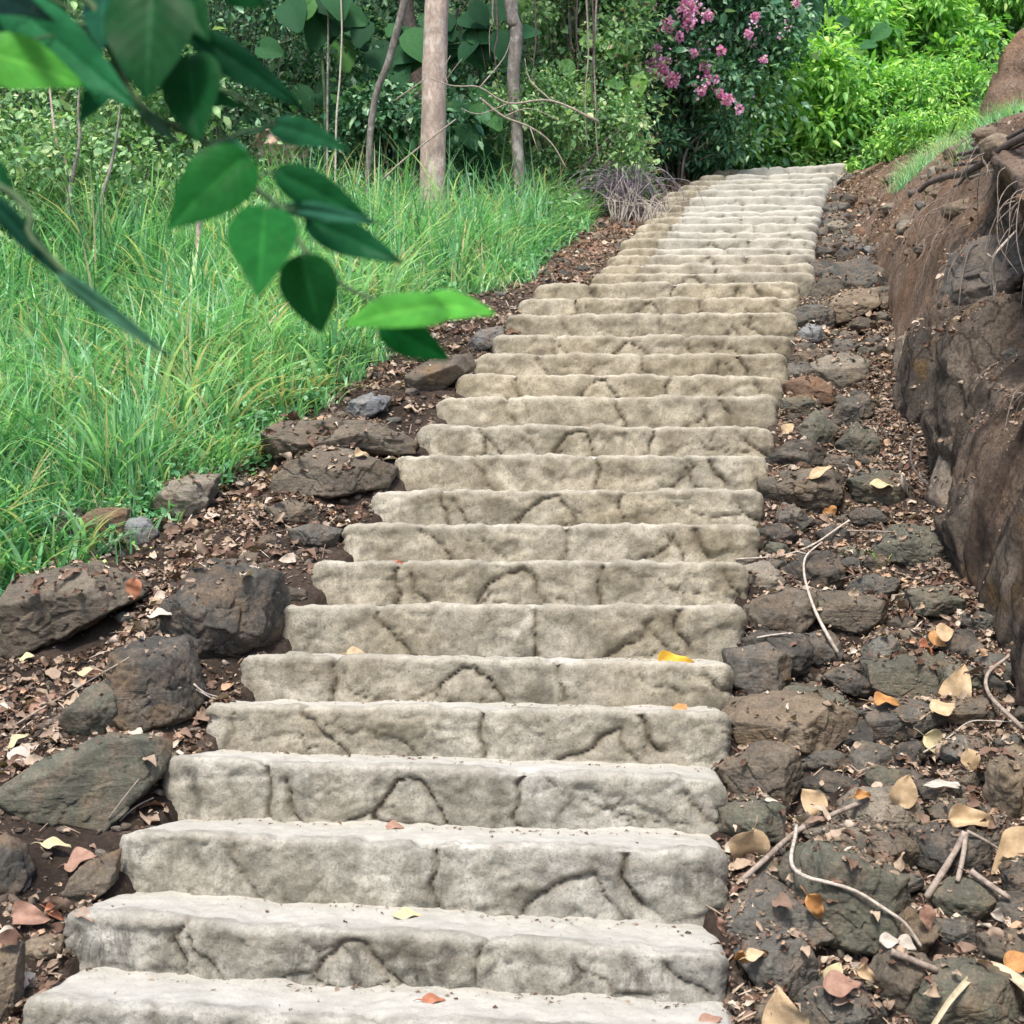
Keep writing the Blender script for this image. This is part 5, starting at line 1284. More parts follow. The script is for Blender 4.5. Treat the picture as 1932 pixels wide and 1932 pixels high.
def bank_stones():
    rs = np.random.RandomState(123)
    for i in range(46):
        y = rs.uniform(5.2, 12.0) if i < 30 else rs.uniform(7.2, 9.8); x = float(XC(y)) + rs.uniform(.02, .75); z, sn = drop(np.array([x]), np.array([y])); z = float(z[0])
        px = CX + x / y * FPX; py = HY - (z - CZ) / y * FPX; q = rs.uniform(.025, .08) / y * FPX; k = rs.randint(5, 8)
        if px > 1925 or z < -5: continue
        a = np.linspace(0, 2 * np.pi, k, endpoint=False) + rs.uniform(-.35, .35, k)
        R([(px + q * 1.1 * math.cos(t), py + q * .8 * math.sin(t)) for t in a], [GREY, BROWN, TANC, LITE][rs.randint(4)], "small stone stuck in the earth of the cut bank at the right", seed=3000 + i, d=y, group="stones stuck in the cut bank", rough=.03)
bank_stones()

# ------------------------------------------------------------------ twigs, roots, fallen leaves
def gp(px, py, up=.02):
    x, y, z = ray_ground(px, py)
    return np.array([x, y, z + up])
def ground_stick(name, label, paths, mat, cat='twig', up=.05, seg=7, part=None):
    b = Batch(); base = None
    for k, (pts, r) in enumerate(paths):
        Q = []
        for a_, b_ in zip(pts[:-1], pts[1:]):
            m_ = max(2, int(math.hypot(b_[0] - a_[0], b_[1] - a_[1]) / 13))
            Q += [(a_[0] + (b_[0] - a_[0]) * t / m_, a_[1] + (b_[1] - a_[1]) * t / m_) for t in range(m_)]
        Q.append(tuple(pts[-1][:2]))
        Q = np.array(Q)
        for _ in range(2): Q[1:-1] = (Q[:-2] + 2 * Q[1:-1] + Q[2:]) / 4
        dd = np.array([hit(*q) for q in Q]) - r[0] * 1.6
        dm = np.array([dd[max(0, j - 2):j + 3].min() for j in range(len(dd))])
        for _ in range(4): dm = np.minimum(np.convolve(np.pad(dm, 1, 'edge'), [.25, .5, .25], 'valid'), dd + .004)
        pp = [at(q[0], q[1], d_) for q, d_ in zip(Q, dm)]
        if base is None: base = pp[0]
        add_tube(b, pp, np.linspace(r[0], r[1], len(pp)), seg, 2, .15, k)
    return tag(b.build(name, M[mat], loc=tuple(base)), label, cat)
ground_stick("twig", "long white forked twig lying down the right gully from the step end", [(z5((880, 940), (800, 800), (740, 680), (690, 520), (680, 430), (700, 370), (790, 310)), (.008, .004)), (z5((300, 405), (560, 390), (700, 345), (790, 295), (860, 240), (945, 185)), (.004, .005)), (z5((700, 375), (640, 360)), (.004, .003))], 'paletwig')
ground_stick("twig", "straight grey forked stick propped on the stones beside the round tan leaf", [(z6((325, 850), (450, 740), (640, 565), (800, 490), (1010, 400)), (.009, .008)), (z6((640, 565), (740, 480)), (.006, .004))], 'twig', up=.09)
ground_stick("twig", "thin curved stick lying over the largest greenish boulder", [(z6((645, 530), (640, 600), (608, 700), (615, 780), (700, 830), (850, 860), (1000, 910), (1150, 1010), (1260, 1080), (1350, 1220)), (.006, .005))], 'paletwig', up=.11)
ground_stick("twig", "short grey log lying below the white petals", [(z6((1180, 1245), (1300, 1295), (1440, 1350)), (.010, .009))], 'twig')
ground_stick("root", "brown forked root standing like a tripod above the oval stone", [(z6((1380, 940), (1520, 720), (1600, 570)), (.011, .010)), (z6((1555, 850), (1590, 700), (1605, 570)), (.008, .008)), (z6((1610, 565), (1720, 620), (1840, 700)), (.006, .004))], 'twig', 'root', up=.08)
ground_stick("root", "brown stick sloping down to the right behind the oval stone", [(z6((1630, 790), (1740, 870), (1850, 945)), (.010, .008))], 'twig', 'root')
ground_stick("root", "thick curved twig hooking round the dark stone at the far right", [(z5((1932, 1370), (1850, 1290), (1760, 1210), (1705, 1130), (1720, 1040), (1790, 1000), (1850, 950)), (.009, .006)), (z5((1700, 1060), (1640, 1000)), (.005, .003))], 'twig', 'root')
ground_stick("twig", "thin light straw bent over the brown stones at the right edge", [(z5((1360, 1500), (1500, 1420), (1620, 1315), (1800, 1322), (1932, 1330)), (.003, .002))], 'paletwig')
ground_stick("twig", "thin horizontal stem above the broad olive boulder", [(z5((930, 243), (1060, 246), (1190, 250)), (.004, .003))], 'twig')
ground_stick("twig", "dark thin stick arching over the leaves below the broad olive boulder", [(z5((890, 520), (980, 495), (1100, 485), (1180, 495), (1260, 540)), (.004, .003))], 'darktwig')
ground_stick("twig", "thin pale stick lying on the dark boulder right of the yellow leaf", [(z5((420, 850), (520, 830), (625, 822)), (.004, .003))], 'paletwig')
ground_stick("twig", "white stick resting between the rust-brown rock and the pale pointed stone", [([(178, 1045), (205, 1028), (233, 1012)], (.010, .008))], 'paletwig')
ground_stick("twig", "long thin root running down the soil below the huge sloping rock", [([(25, 1370), (90, 1330), (160, 1290), (245, 1240)], (.004, .003))], 'twig')
ground_stick("twig", "dry grass stalks beside the left end of the third step", [([(205, 1545), (230, 1510), (262, 1470)], (.003, .002)), ([(225, 1550), (255, 1520), (290, 1505)], (.003, .002))], 'twig')
ground_stick("twig", "two pale stalks lying left of the square black rock's foot", [([(365, 1290), (385, 1310), (430, 1318)], (.004, .002)), ([(370, 1300), (400, 1318)], (.003, .002))], 'paletwig')
# the fallen strap leaf at the bottom right, and its bent stalk
def strap():
    root = thing("fallen_frond", tuple(at(1860, 1830, 3.55)), "long dry strap-shaped leaf with a bent pale tip lying across the bottom right stones", "dry frond")
    def ribbon(name, pts, w, mat):
        P = np.array([at(x, y, d) for x, y, d in pts]); n = 26
        t = np.linspace(0, len(P) - 1, n); P = np.stack([np.interp(t, range(len(P)), P[:, i]) for i in range(3)], -1)
        for _ in range(3): P[1:-1] = (P[:-2] + P[1:-1] * 2 + P[2:]) / 4
        T = normalize(np.gradient(P, axis=0)); S_ = normalize(np.cross(T, np.array([0.1, -.6, .8]))); U = np.cross(S_, T)
        ww = np.interp(np.linspace(0, 1, n), np.linspace(0, 1, len(w)), w)
        V = np.stack([P + S_ * ww[:, None] * v + U * ww[:, None] * (.45 * abs(v)) for v in (-1, -.5, 0, .5, 1)], 1).reshape(-1, 3)
        mesh_obj(name, V, grid_faces(n, 5), M[mat], root)
    ribbon("blade", [(1535, 1893, 3.45), (1600, 1870, 3.45), (1660, 1855, 3.48), (1750, 1838, 3.5), (1840, 1826, 3.52), (1880, 1822, 3.5), (1930, 1860, 3.4), (1975, 1905, 3.3)], [.003, .010, .014, .014, .014, .016, .020, .018], 'strawleaf')
    ribbon("stalk", [(1745, 1960, 3.2), (1790, 1890, 3.3), (1830, 1845, 3.42), (1870, 1824, 3.5)], [.006, .007, .009, .012], 'strawleaf')
M['strawleaf'] = mat_plain("straw_leaf", (0.30, 0.25, 0.16), (0.50, 0.43, 0.30), 26, 0.6)
strap()

FT, FTF, _, FU = ovate(14, 9, .72, .05, .20, .22, wave=.06)
FT2, FTF2, _, _ = ovate(14, 9, .5, .0, .55, .8, wave=.10, seed=2)
def leafmat(name, a, b):
    m = NT(name); p = m.coord("Object")
    c = m.ramp(m.noise(p, 30, 6, 0.7), [(0.3, a), (0.7, b)])
    c = m.mix(m.ramp(m.noise(p, 120, 3, 0.6), [(0.66, 0.0), (0.74, 0.6)]), c, tuple(x * .35 for x in a))
    return m.done(c, 0.7, m.bump(m.noise(p, 60, 4, 0.6), 0.5, 0.004), 0.25, 0.12)
LM = {'tan': leafmat("tan_leaf", (0.34, 0.235, 0.13), (0.58, 0.43, 0.27)), 'orange': leafmat("orange_leaf", (0.30, 0.13, 0.045), (0.50, 0.27, 0.10)), 'yellow': leafmat("yellow_leaf", (0.50, 0.27, 0.03), (0.66, 0.42, 0.05)),
      'brown': leafmat("brown_leaf", (0.20, 0.11, 0.075), (0.36, 0.22, 0.16)), 'pale': leafmat("pale_leaf", (0.32, 0.28, 0.23), (0.52, 0.47, 0.41)), 'cream': leafmat("cream_leaf", (0.36, 0.31, 0.17), (0.55, 0.48, 0.30)), 'rust': leafmat("rust_leaf", (0.24, 0.085, 0.045), (0.42, 0.19, 0.11))}
def leaf(label, px, py, size, col, ang=0, tilt=.5, curled=False, d=None, on=None, stalk=True, width=1.0, seed=0, back=.1):
    """a fallen leaf, size in photo pixels, ang = direction of the tip in the picture"""
    rs = np.random.RandomState(seed + int(px))
    if on is not None: p = tread_at(px, py, on, back)
    else:
        dh = min(hit(px + ox, py + oy) for ox in (-size * .25, 0, size * .25) for oy in (-size * .2, 0, size * .2)); p = at(px, py, (max(dh, hit(px, py) - .06) if d is None else d) - .02)
    s = size / FPX * p[1]
    yd = np.array([math.cos(ang), .25 * rs.normal(), math.sin(ang)]); nn = normalize(np.array([.2 * rs.normal(), -1 + tilt, tilt + .25]))
    T, TF = (FT2, FTF2) if curled else (FT, FTF)
    T = T.copy(); T[:, 1] -= .5; T[:, 2] += .06 * fbm(P3(T[:, 0] * 4, T[:, 1] * 4, rs.uniform(0, 20)), 2, 3)
    V, F = scatter(T, TF, p[None], normalize(yd)[None], nn[None], [s], widths=[width])
    V = np.concatenate([V, V]); nv = len(T)
    nrmv = np.cross(V[1] - V[0], V[9] - V[0]); nrmv = nn * .0012
    V[nv:] += nrmv
    root_ob = mesh_obj("fallen_leaf", V, [F, F[:, ::-1] + nv], LM[col], None, None, True, tuple(p))
    if stalk:
        b0 = V[4]; yv = normalize(yd)
        b = Batch(); add_tube(b, [b0, b0 - yv * s * .2 + nn * s * .08, b0 - yv * s * .38 + nn * s * .02], [.0016, .0014, .001], 5, 4)
        st = b.build("stalk", LM[col], None, loc=tuple(b0)); st.parent = root_ob; st.location = Vector(b0) - Vector(root_ob.location)
    return tag(root_ob, label, "dead leaf")
H_ = math.pi
leaf("bright yellow crumpled leaf lying on a pale step", 1275, 1222, 70, 'yellow', .3, .35, True, on=5, back=.06)
leaf("round tan leaf with a long stalk, held between two mossy blocks and the third step", 1410, 1606, 88, 'tan', -1.75, .1, width=1.25)
leaf("bright orange curled leaf on the slope of the largest greenish boulder", 1541, 1712, 56, 'orange', -.9, .3, True, width=1.3)
leaf("big tan triangular leaf standing at the bottom edge, right of the lowest step", 1478, 1918, 95, 'tan', 1.9, .1, width=1.3)
leaf("ribbed pale brown curled leaf in the lower right litter", 1835, 1542, 90, 'tan', .2, .3, True)
leaf("large pale leaf pointing down-left at the right edge", 1915, 1612, 105, 'tan', -2.5, .2, width=1.1)
leaf("tan leaf leaning behind the light brown flat-topped stone", 1708, 1492, 62, 'tan', 1.2, .1, width=1.3)
leaf("dark-spotted tan leaf beside the upper end of the grey forked stick", 1534, 1512, 58, 'tan', 2.2, .2, width=1.3)
leaf("orange leaf with a curled rim above the grey forked stick", 1632, 1498, 44, 'orange', .2, .3, True)
leaf("large crumpled tan leaf standing upright right of the olive block", 1806, 1300, 74, 'tan', 1.6, .05, True, width=1.7)
leaf("tan leaf lying flat in front of the large crumpled one", 1782, 1332, 52, 'tan', .4, .6, width=1.2)
leaf("rusty orange curled leaf left of the large crumpled leaf", 1672, 1320, 46, 'orange', .3, .5, True, width=1.4)
leaf("cream folded leaf with two points, above the black lump", 1770, 1405, 60, 'cream', -.6, .2, True, width=1.5)
leaf("oval tan leaf lying beside the cream folded leaf", 1833, 1440, 50, 'tan', -1.3, .3, width=1.1)
leaf("orange and tan leaf on top of the leaf pile by the blue-black stone", 1775, 1200, 40, 'orange', .9, .3, width=1.4)
leaf("square tan leaf on top of the orange pile near the bank foot", 1785, 1192, 34, 'tan', .2, .2, width=1.5)
leaf("second orange leaf under the square tan one", 1752, 1222, 42, 'rust', -.4, .5, True, width=1.3)
leaf("thin pale slipper-shaped leaf, far right", 1775, 1478, 66, 'pale', 3.0, .5, width=.4, stalk=False)
leaf("brown leaf drooping against the lower left of the oval green stone", 1752, 1735, 52, 'brown', -1.3, .2, width=.9)
leaf("white petal-like leaf on the brown flat stone, left one of the pair", 1680, 1774, 38, 'pale', .1, .4, stalk=False, width=1.1)
leaf("white petal-like leaf on the brown flat stone, right one of the pair", 1713, 1780, 36, 'pale', -.4, .4, stalk=False, width=1.2)
leaf("white curled leaf near the oval green-grey stone at the right edge", 1893, 1735, 52, 'pale', -.5, .4, True, stalk=False)
leaf("orange-brown leaf half hidden beside the right end of the lowest risers", 1398, 1812, 50, 'orange', -1.7, .1, True, width=1.2)
leaf("light orange leaf beside the orange-brown one, lower right of the steps", 1424, 1800, 36, 'tan', .4, .5)
leaf("brown leaf hanging on the right end of the second step", 1362, 1748, 36, 'brown', -1.1, .1, d=3.32, width=.6)
leaf("brown spotted leaf in front of the brown wedge-shaped stone", 1590, 1855, 70, 'brown', .2, .55, width=1.1)
leaf("yellowish leaf resting above the brown spotted leaf", 1575, 1835, 46, 'cream', .9, .3, width=1.1)
leaf("crumpled tan leaf right of the brown spotted leaf", 1640, 1838, 50, 'tan', -.3, .3, True, width=1.3)
leaf("orange leaf at the right edge below the white curled leaf", 1922, 1812, 54, 'orange', .5, .4, width=1.1)
leaf("dark brown leaf in the bottom row beside the lowest step", 1340, 1925, 46, 'brown', .4, .5, d=3.2)
leaf("long tan leaf on the gravel right of the steps, upper gully", 1548, 888, 50, 'tan', .6, .4, width=.55)
leaf("round orange leaf in the gravel above the thin dark slab", 1567, 967, 26, 'orange', -1.2, .2, width=1.5)
leaf("small round tan leaf beside the step near the peaked olive rock", 1487, 808, 26, 'tan', .8, .3, width=1.3)
leaf("narrow white curved chip standing in the dark litter", 1707, 918, 50, 'pale', -1.4, .0, True, stalk=False, width=.45)
leaf("pale withered leaf spread on the mossy green-topped stone", 1665, 912, 46, 'cream', .1, .5, width=.8)
leaf("little orange leaf lying on the ninth tread, left side", 745, 1046, 26, 'rust', .5, .2, True, on=7, back=.16, width=1.3)
leaf("small tan leaf against the riser left of centre, above the fifth step", 672, 1216, 34, 'tan', .1, .3, on=5, back=.2)
leaf("small orange leaf lying on the right part of the fourth tread", 1280, 1322, 30, 'orange', 3.1, .5, on=4, back=.16, stalk=False)
leaf("white torn leaf on the second tread left of the middle joint", 772, 1704, 58, 'cream', .1, .62, on=1, back=.20, stalk=False, width=.6)
leaf("orange-brown leaf on the lowest tread near its middle", 818, 1890, 44, 'rust', .1, .6, on=0, back=.18, width=.7)
leaf("small pinkish leaf against the riser of the third step", 745, 1548, 34, 'brown', .1, .6, on=2, back=.24, stalk=False)
leaf("reddish-brown leaf standing beside the huge sloping rock", 252, 1113, 42, 'rust', -1.7, .1, width=1.1)
leaf("white leaf flake on the soil left of the largest dark boulder", 300, 1156, 48, 'pale', .3, .6, width=.8, stalk=False)
leaf("pale orange leaf caught between the long slab and the large angular rock", 685, 855, 34, 'tan', .2, .4, True, width=1.2)
leaf("yellow-brown leaf below the square black rock on the far left", 50, 1238, 30, 'cream', .4, .5)
leaf("cream leaf on the soil above the grey mossy stone", 170, 1300 - 32, 44, 'cream', .1, .6, width=.8)
leaf("pinkish large leaf on the litter left of the grey mossy stone", 80, 1325, 56, 'brown', .9, .5)
leaf("pale torn leaf at the left edge above the long dark green slab", 40, 1425, 50, 'pale', -.2, .5, stalk=False)
leaf("yellowish leaf lying left among the litter near the long slab", 30, 1395, 50, 'cream', .7, .5, width=.7)
leaf("pale flat leaf on the soil right below the long dark green slab", 105, 1590, 54, 'cream', .1, .6, width=.6)
leaf("pinkish brown broad leaf left of the second step", 148, 1618, 60, 'brown', .5, .5, width=1.2)
leaf("crumpled brown leaf below the left rounded rock", 50, 1725, 66, 'brown', .2, .3, True, width=1.4)
leaf("small rusty leaf left of the brown wedge stone", 100, 1720, 40, 'rust', -.3, .3, True)

# green sprout and weeds
def sprout(label, px, py, n, L, seed, mat='brightleaf', leafy=False):
    rs = np.random.RandomState(seed); g = gp(px, py, 0); b = Batch()
    if leafy:
        pos = g + rs.normal(size=(n, 3)) * np.array([L, L * .5, L * .4]) + np.array([0, -.03, L * .3])
        V, F = scatter(T_SMALL * np.array([1.4, 1, 1]), TF_SMALL, pos, rs.normal(size=(n, 3)), normalize(rs.normal(size=(n, 3)) * .4 + np.array([0, -.5, 1])), rs.uniform(.012, .025, n))
        b.add(V, F, rnd=np.repeat(rs.uniform(.2, 1, n), 4))
    else:
        grass_blades(b, g[0] + rs.normal(0, .015, n), g[1] - .06 + rs.normal(0, .015, n), L * rs.uniform(.6, 1.1, n), rs.uniform(.005, .008, n), rs, .9, 6, .1)
    o = b.build("weed", M[mat], loc=tuple(g)); return tag(o, label, "weed")
sprout("fresh green grass sprout with a few blades in the right gully", 1652, 1062, 9, .16, 1)
sprout("tiny-leaved green weed growing on the black jagged rock at the left", 105, 1072, 260, .10, 2, leafy=True)
sprout("round-leaved light green plant in the grass at the far left edge", 40, 1010, 60, .10, 3, leafy=True)

# ------------------------------------------------------------------ roots and branches on the bank
def bank_hit(px, py, out=.04):
    """where the sight line meets the bank mesh (its plain form)"""
    d = np.arange(4.0, 16, .01); x = X_at(px, d); z = Z_at(py, d)
    i = np.argmax((G(x, d) >= z) & (x > XC(d) - .35)); return d[i] - out
def bank_stick(name, label, paths, mat, cat='root', out=.16, seg=7):
    b = Batch(); base = None
    for k, (pts, r) in enumerate(paths):
        dd = [bank_hit(q[0], q[1], out) if len(q) < 3 else q[2] for q in pts]
        pp = [at(q[0], q[1], d) for q, d in zip(pts, dd)]
        if base is None: base = pp[0]
        add_tube(b, pp, np.linspace(r[0], r[1], len(pp)), seg, 5, .2, k)
    return tag(b.build(name, M[mat], loc=tuple(base)), label, cat)
bank_stick("root", "thick dark root arching out over the hollow at the top of the bank", [([(1735, 360, 7.3), (1752, 346, 7.2), (1785, 334, 7.0), (1825, 325, 6.75), (1865, 300, 6.5), (1900, 275, 6.3), (1950, 250, 6.1)], (.014, .022)), ([(1825, 325, 6.75), (1812, 345, 6.8), (1800, 352, 6.9)], (.010, .006))], 'darktwig')
bank_stick("root", "dark root running above the thick arching one, right edge", [([(1808, 292, 7.0), (1840, 285, 6.7), (1880, 272, 6.5), (1950, 235, 6.2)], (.010, .014)), ([(1800, 312, 7.0), (1850, 305, 6.7), (1890, 290, 6.4), (1950, 262, 6.2)], (.007, .009))], 'darktwig')
bank_stick("root", "thin brown root tangle between the two dark roots", [([(1815, 300, 6.9), (1860, 290, 6.6), (1950, 285, 6.1)], (.007, .008)), ([(1830, 335, 6.7), (1880, 320, 6.4), (1950, 300, 6.1)], (.006, .008))], 'twig')
bank_stick("root", "pale forked root standing in front of the dark hollow", [([(1880, 770 - 175, 6.1), (1876, 530, 6.05), (1874, 488, 6.0), (1890, 465, 6.0), (1917, 436, 6.0)], (.009, .006)), ([(1874, 488, 6.0), (1862, 478, 6.0)], (.004, .003))], 'paletwig')
bank_stick("root", "long thin root hanging down the corner of the bank to the gully", [([(1795, 430), (1790, 480), (1782, 520), (1765, 545), (1762, 560), (1800, 575), (1815, 600), (1822, 640)], (.007, .004)), ([(1782, 520), (1772, 490), (1785, 440)], (.004, .003))], 'twig')
bank_stick("twig", "short dark stick stuck in the orange earth slope", [([(1764, 470), (1780, 445), (1792, 420)], (.010, .008))], 'darktwig', 'twig')
bank_stick("twig", "brown stick lying at the foot of the bank above the black hollow", [([(1715, 560), (1728, 535), (1740, 515)], (.014, .010))], 'twig', 'twig')
bank_stick("root", "straw-coloured fine roots hanging over the ochre rock at the right", [([(1928, 741), (1900, 752), (1882, 775), (1876, 830), (1874, 890), (1878, 950)], (.004, .002)), ([(1926, 742), (1905, 760), (1890, 790), (1884, 850), (1882, 930), (1890, 1000)], (.004, .002)), ([(1930, 744), (1912, 765), (1900, 800), (1893, 870), (1890, 960)], (.003, .002)), ([(1922, 741), (1892, 752), (1875, 790), (1870, 860), (1868, 900)], (.003, .002)), ([(1932, 742), (1918, 775), (1904, 830), (1896, 900), (1900, 980)], (.003, .002))], 'twig', out=.22, seg=5)
bank_stick("root", "dark curved root along the foot of the bank beside the litter", [([(1742, 785), (1752, 800), (1748, 818), (1725, 825), (1718, 850), (1722, 880), (1740, 905), (1752, 915)], (.008, .006))], 'darktwig', out=.2)
bank_stick("root", "dark knotty root stub in the lower part of the hollow", [([(1815, 550), (1822, 570), (1840, 585), (1856, 595)], (.018, .012)), ([(1815, 550), (1828, 538)], (.008, .004))], 'darktwig')
bank_stick("twig", "dark stick lying low on the upper earth slope near the top step", [([(1640, 345), (1668, 335), (1690, 322)], (.010, .006))], 'darktwig', 'twig')

M['rootlet'] = mat_plain('rootlet', (0.09, 0.07, 0.055), (0.22, 0.175, 0.14), 30)
def root_mat():
    """fine rootlets hanging over the hollow and down the face of the bank"""
    rs = np.random.RandomState(91); b = Batch()
    for i in range(64):
        y = rs.uniform(5.3, 7.0) if i < 44 else rs.uniform(7.0, 9.5)
        x = float(XC(y)) + rs.uniform(.16, .30); z, _ = drop(np.array([x]), np.array([y])); z = float(z[0])
        if z < -5: continue
        L = rs.uniform(.12, .55); p = np.array([x, y, z - .01]); o = rs.uniform(.03, .12)
        add_tube(b, [p, p + np.array([-o, -.03, -.05]), p + np.array([-o - .06 + rs.normal() * .03, -.06 + rs.normal() * .04, -.05 - L * .5]), p + np.array([-o - .06 + rs.normal() * .05, -.06 + rs.normal() * .06, -.05 - L])], [.0038, .0032, .0025, .0012], 4, 4, 0, i)
    tag(b.build("root_mat", M['rootlet']), "fine brown rootlets hanging over the face of the cut bank", "roots", kind='stuff')
root_mat()

# ------------------------------------------------------------------ tangle of grey dead twigs by the upper flight
def tangle():
    rs = np.random.RandomState(81); c = at(1180, 335, 11.6); gz_ = float(G(c[0], c[1]))
    root = thing("dead_bush", (c[0], c[1], gz_), "domed tangle of dead purplish-grey twigs left of the upper flight", "dead bush")
    b = Batch()
    for i in range(150):
        a0 = rs.uniform(0, 2 * np.pi); r = rs.uniform(.03, .14)
        p = np.array([c[0] + r * math.cos(a0), c[1] + .5 * r * math.sin(a0), gz_])
        hh = rs.uniform(.25, .50); sx = np.clip(rs.normal() * .16, -.3, .3)
        pts = [p, p + np.array([sx * .3, rs.normal() * .05, hh * .8]), p + np.array([sx, rs.normal() * .1, hh]), p + np.array([sx * 1.6, rs.normal() * .14, hh * .65]), p + np.array([sx * 1.9 + rs.normal() * .05, rs.normal() * .15, hh * .2])]
        add_tube(b, pts, [.004, .0035, .003, .0025, .0015], 4, 4, 0, i)
    b.build("twigs", M['greytwig'], root)
    s = Batch()
    for i in range(60):
        x0 = c[0] + rs.uniform(-.15, .35); p = np.array([x0, c[1] - .2 + rs.normal() * .1, float(G(x0, c[1] - .2))])
        add_tube(s, [p, p + np.array([rs.normal() * .06, 0, .18]), p + np.array([rs.normal() * .14, rs.normal() * .1, rs.uniform(.15, .4)])], [.005, .004, .002], 4, 3, 0, i)
    s.build("dry_stalks", M['paletwig'], root)
tangle()

# pale sunlit earth showing through a gap at the left, far behind the shrubs
def earth_patch(label, px, py, d, w, h, seed):
    rs = np.random.RandomState(seed); c = at(px, py, d); D, F = ICO[5]
    V = D * np.array([w, .35 if w < 1 else 1.0, h]) * (1 + .30 * fbm(D * 2.2 + seed, 5, seed) + .10 * facets(D * 3.0 + seed, seed, 1.5)[0])[:, None] + c
    ob = mesh_obj("earth_mound", V, F, M['paleearth'], None, None, True, tuple(c - np.array([0, 0, h])))
    return tag(ob, label, 'earth mound')
M['paleearth'] = mat_plain("pale_earth", (0.52, 0.36, 0.27), (0.74, 0.57, 0.45), 6, 0.95)
earth_patch("pale pinkish sunlit earth seen through the gap left of the big-leaved vines", 528, 288, 12.1, .26, .2, 3)
M['brownearth'] = mat_plain("brown_earth", (0.10, 0.065, 0.048), (0.21, 0.135, 0.098), 7, 0.95)
eb = earth_patch("bare brown earth face at the right edge above the brow grass", 2120, 240, 12.4, 1.38, 1.15, 8); eb.data.materials[0] = M['cliff']; _at = eb.data.attributes.new('earth', 'FLOAT', 'POINT'); _at.data.foreach_set('value', np.ones(len(eb.data.vertices), np.float32))

# ------------------------------------------------------------------ the overhanging branch near the camera
def mat_near():
    m = NT("near_leaf"); m.b.inputs['IOR'].default_value = 1.12
    oi = m.n("ShaderNodeObjectInfo"); base = oi.outputs["Color"]
    mid = m.attr("mid"); u = m.attr("along")
    vein = m.math('ABSOLUTE', m.math('SUBTRACT', m.math('FRACT', m.math('MULTIPLY', m.math('SUBTRACT', u, m.math('MULTIPLY', mid, 0.30)), 7.0)), 0.5))
    vm = m.ramp(vein, [(0.0, 0.55), (0.09, 0.0)])
    c = m.mix(vm, base, m.mix(1.0, base, (1.6, 1.5, 1.5), 'MULTIPLY'))
    c = m.mix(m.ramp(mid, [(0.03, 0.55), (0.09, 0.0)]), c, m.mix(1.0, base, (2.6, 1.9, 2.0), 'MULTIPLY'))
    c = m.mix(m.ramp(m.noise(m.coord(), 60, 4, .6), [(0.38, .5), (.6, 0)]), c, m.mix(1.0, base, (.5, .5, .5), 'MULTIPLY'))
    c = m.mix(m.ramp(m.noise(m.coord(), 210, 3, .6), [(0.70, 0), (.74, .7)]), c, (.12, .10, .03))
    tc = m.mix(1.0, c, (1.6, 1.7, .8), 'MULTIPLY')
    return m.done(c, 0.38, m.bump(vein, 0.25, 0.0008), 0.45, 0.35, tc)
M['near'] = mat_near()
DG, MG, BG, SG = (.008, .062, .018), (.014, .115, .022), (.08, .31, .045), (.05, .11, .07)
NEAR = [  # base x, y, tip x, y, width px, colour, depth, roll
    ((288, -25), (270, 172), 172, DG, .90, .1), ((-35, 96), (158, 150), 120, BG, .86, -.2), ((20, 10), (232, 182), 108, (.02, .13, .05), .93, .35), ((358, 108), (366, 255), 122, DG, .92, -.15),
    ((360, 62), (572, 198), 66, (.010, .06, .026), .95, .5), ((518, 236), (640, 268), 56, (.012, .075, .03), .97, .4), ((462, 296), (318, 422), 128, MG, .88, .1), ((528, 326), (706, 422), 74, (.015, .11, .035), .91, .45),
    ((500, 396), (486, 532), 130, MG, .87, .1), ((586, 418), (752, 490), 70, (.012, .09, .035), .92, .35), ((572, 486), (602, 632), 118, (.016, .11, .03), .88, -.2), ((832, 578), (664, 592), 92, BG, .86, .0),
    ((795, 572), (930, 582), 66, (.09, .36, .05), .88, .2), ((722, 612), (852, 680), 74, (.008, .09, .02), .90, .3), ((546, 392), (694, 412), 34, (.03, .12, .07), .93, .6), ((262, 205), (336, 268), 26, SG, .93, .8),
    ((-30, 362), (142, 548), 52, (.012, .06, .035), .84, .6), ((118, 520), (302, 664), 40, (.04, .12, .07), .84, .7), ((-25, 300), (22, 372), 44, DG, .86, .2), ((420, -30), (505, 8), 60, DG, .92, .3), ((-30, -15), (72, 18), 60, (.004, .02, .012), .9, .3), ((150, 60), (175, 190), 60, (.03, .16, .06), .94, .5), ((60, -20), (120, 90), 90, DG, .95, .2), ((200, -30), (180, 70), 80, (.01, .07, .035), .96, -.2),
    ((330, -30), (390, 70), 76, DG, .96, .2), ((-30, 20), (40, 90), 80, (.01, .08, .04), .94, .1), ((230, 120), (150, 210), 62, (.012, .10, .04), .97, .2), ((430, 265), (480, 320), 34, (.03, .12, .06), .93, .3), ((300, 150), (460, 200), 50, (.01, .07, .025), .97, .4)]
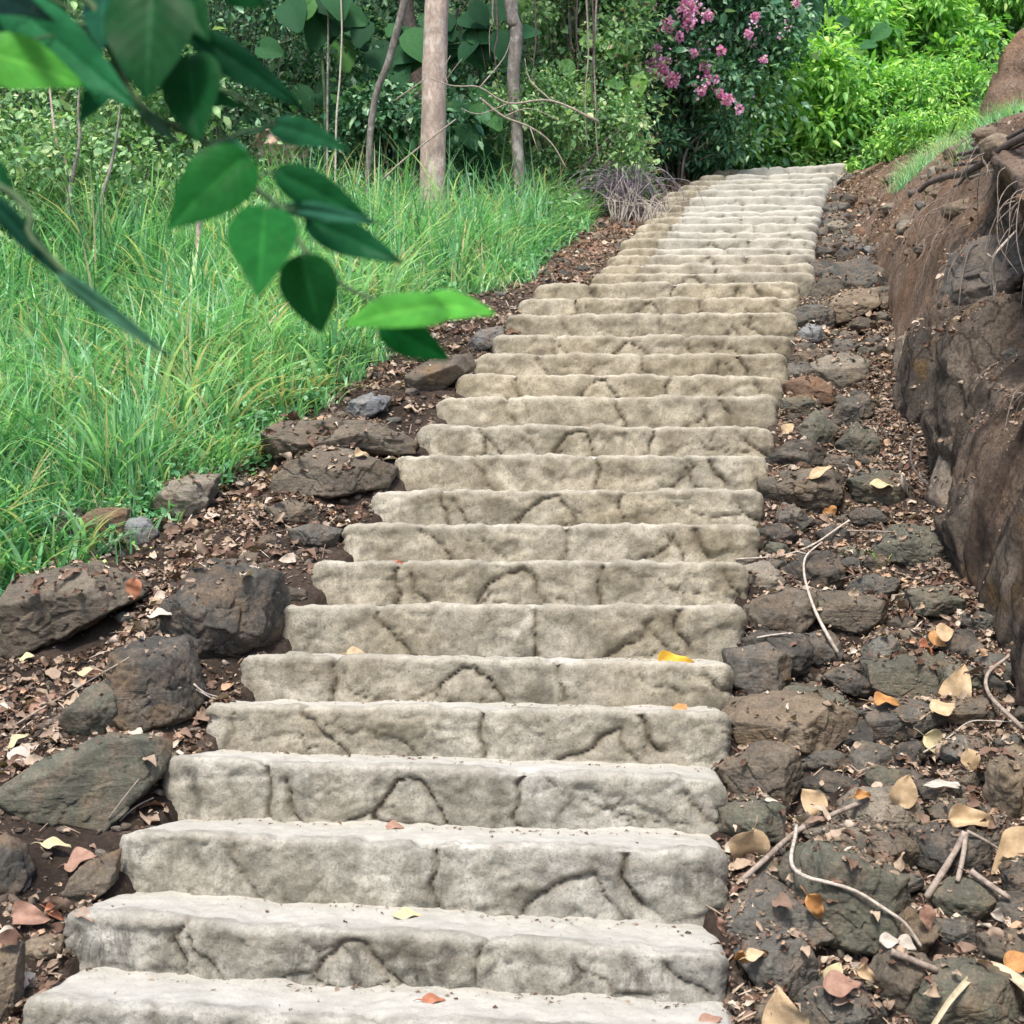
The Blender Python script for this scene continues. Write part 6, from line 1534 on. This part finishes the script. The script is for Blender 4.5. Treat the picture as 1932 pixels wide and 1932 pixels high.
def near_branch():
    trunk_xy = (-1.15, .75)
    g0 = float(G(*trunk_xy))
    root = thing("overhanging_tree", (trunk_xy[0], trunk_xy[1], g0), "leafy tree whose out-of-focus green branch hangs across the top left", "tree")
    b = Batch(); add_tube(b, [(-1.15, .75, g0 - .1), (-1.16, .75, 1.4), (-1.1, .8, 2.4), (-1.2, .8, 3.6)], [.07, .06, .045, .02], 14, 6, .1); b.build("trunk", M['greybark'], root)
    T = Batch()
    def path(pts, r): add_tube(T, [tuple(p) for p in pts], r, 8, 5, .05)
    main = [np.array([-1.12, .79, 2.3]), np.array([-.7, .86, 2.2]), at(60, -80, .92), at(185, 60, .93), at(258, 190, .93), at(330, 240, .93), at(400, 275, .92), at(470, 345, .91), at(530, 395, .91), at(575, 470, .90), at(650, 540, .90), at(740, 575, .89), at(830, 590, .88)]
    path(main, [.016, .006, .003, .0028, .0026, .0025, .0024, .0022, .0021, .002, .0016, .0014, .001])
    path([np.array([-1.15, .77, 2.0]), np.array([-.7, .82, 1.95]), at(-60, 320, .84), at(60, 450, .84), at(140, 530, .84), at(230, 600, .84)], [.010, .004, .0025, .002, .0018, .001])
    path([at(240, 150, .93), at(330, 150, .94), at(430, 175, .95), at(520, 232, .97)], [.002, .0018, .0014, .001])
    T.build("twig", M['greenstem'], root)
    tv, tf, mid, along = ovate(22, 13, 1.0, .06, .12, .14, p=.72, wave=.012)
    tf = tris(tf)
    for k, (p0, p1, w, col, d, roll) in enumerate(NEAR):
        A = at(p0[0], p0[1], d); B = at(p1[0], p1[1], d - .03 + .05 * math.sin(k * 2.1)); L = float(np.linalg.norm(B - A)); yd = (B - A) / L
        nn = normalize(np.array([math.sin(roll) * .35 + .1 * math.sin(k * 1.7), -1.0, (.35 if col[1] > .2 else -.12)]))
        V, F = scatter(tv, tf, A[None], yd[None], nn[None], [L], widths=[w * (1.0 if k not in (16, 17) else .8) / FPX * d / L])
        o = mesh_obj("leaf", V, F, M['near'], root, {'mid': mid, 'along': along})
        o.color = (*col, 1)
        near_pt = min(main[3:], key=lambda q: np.linalg.norm(q - A))
        if np.linalg.norm(near_pt - A) < .12 and k not in (16, 17, 18):
            s = Batch(); add_tube(s, [A, (A + near_pt) / 2 + np.array([0, .004, .004]), near_pt], [.0011, .001, .0012], 6, 4); s.build("leaf_stalk", M['greenstem'], root)
near_branch()
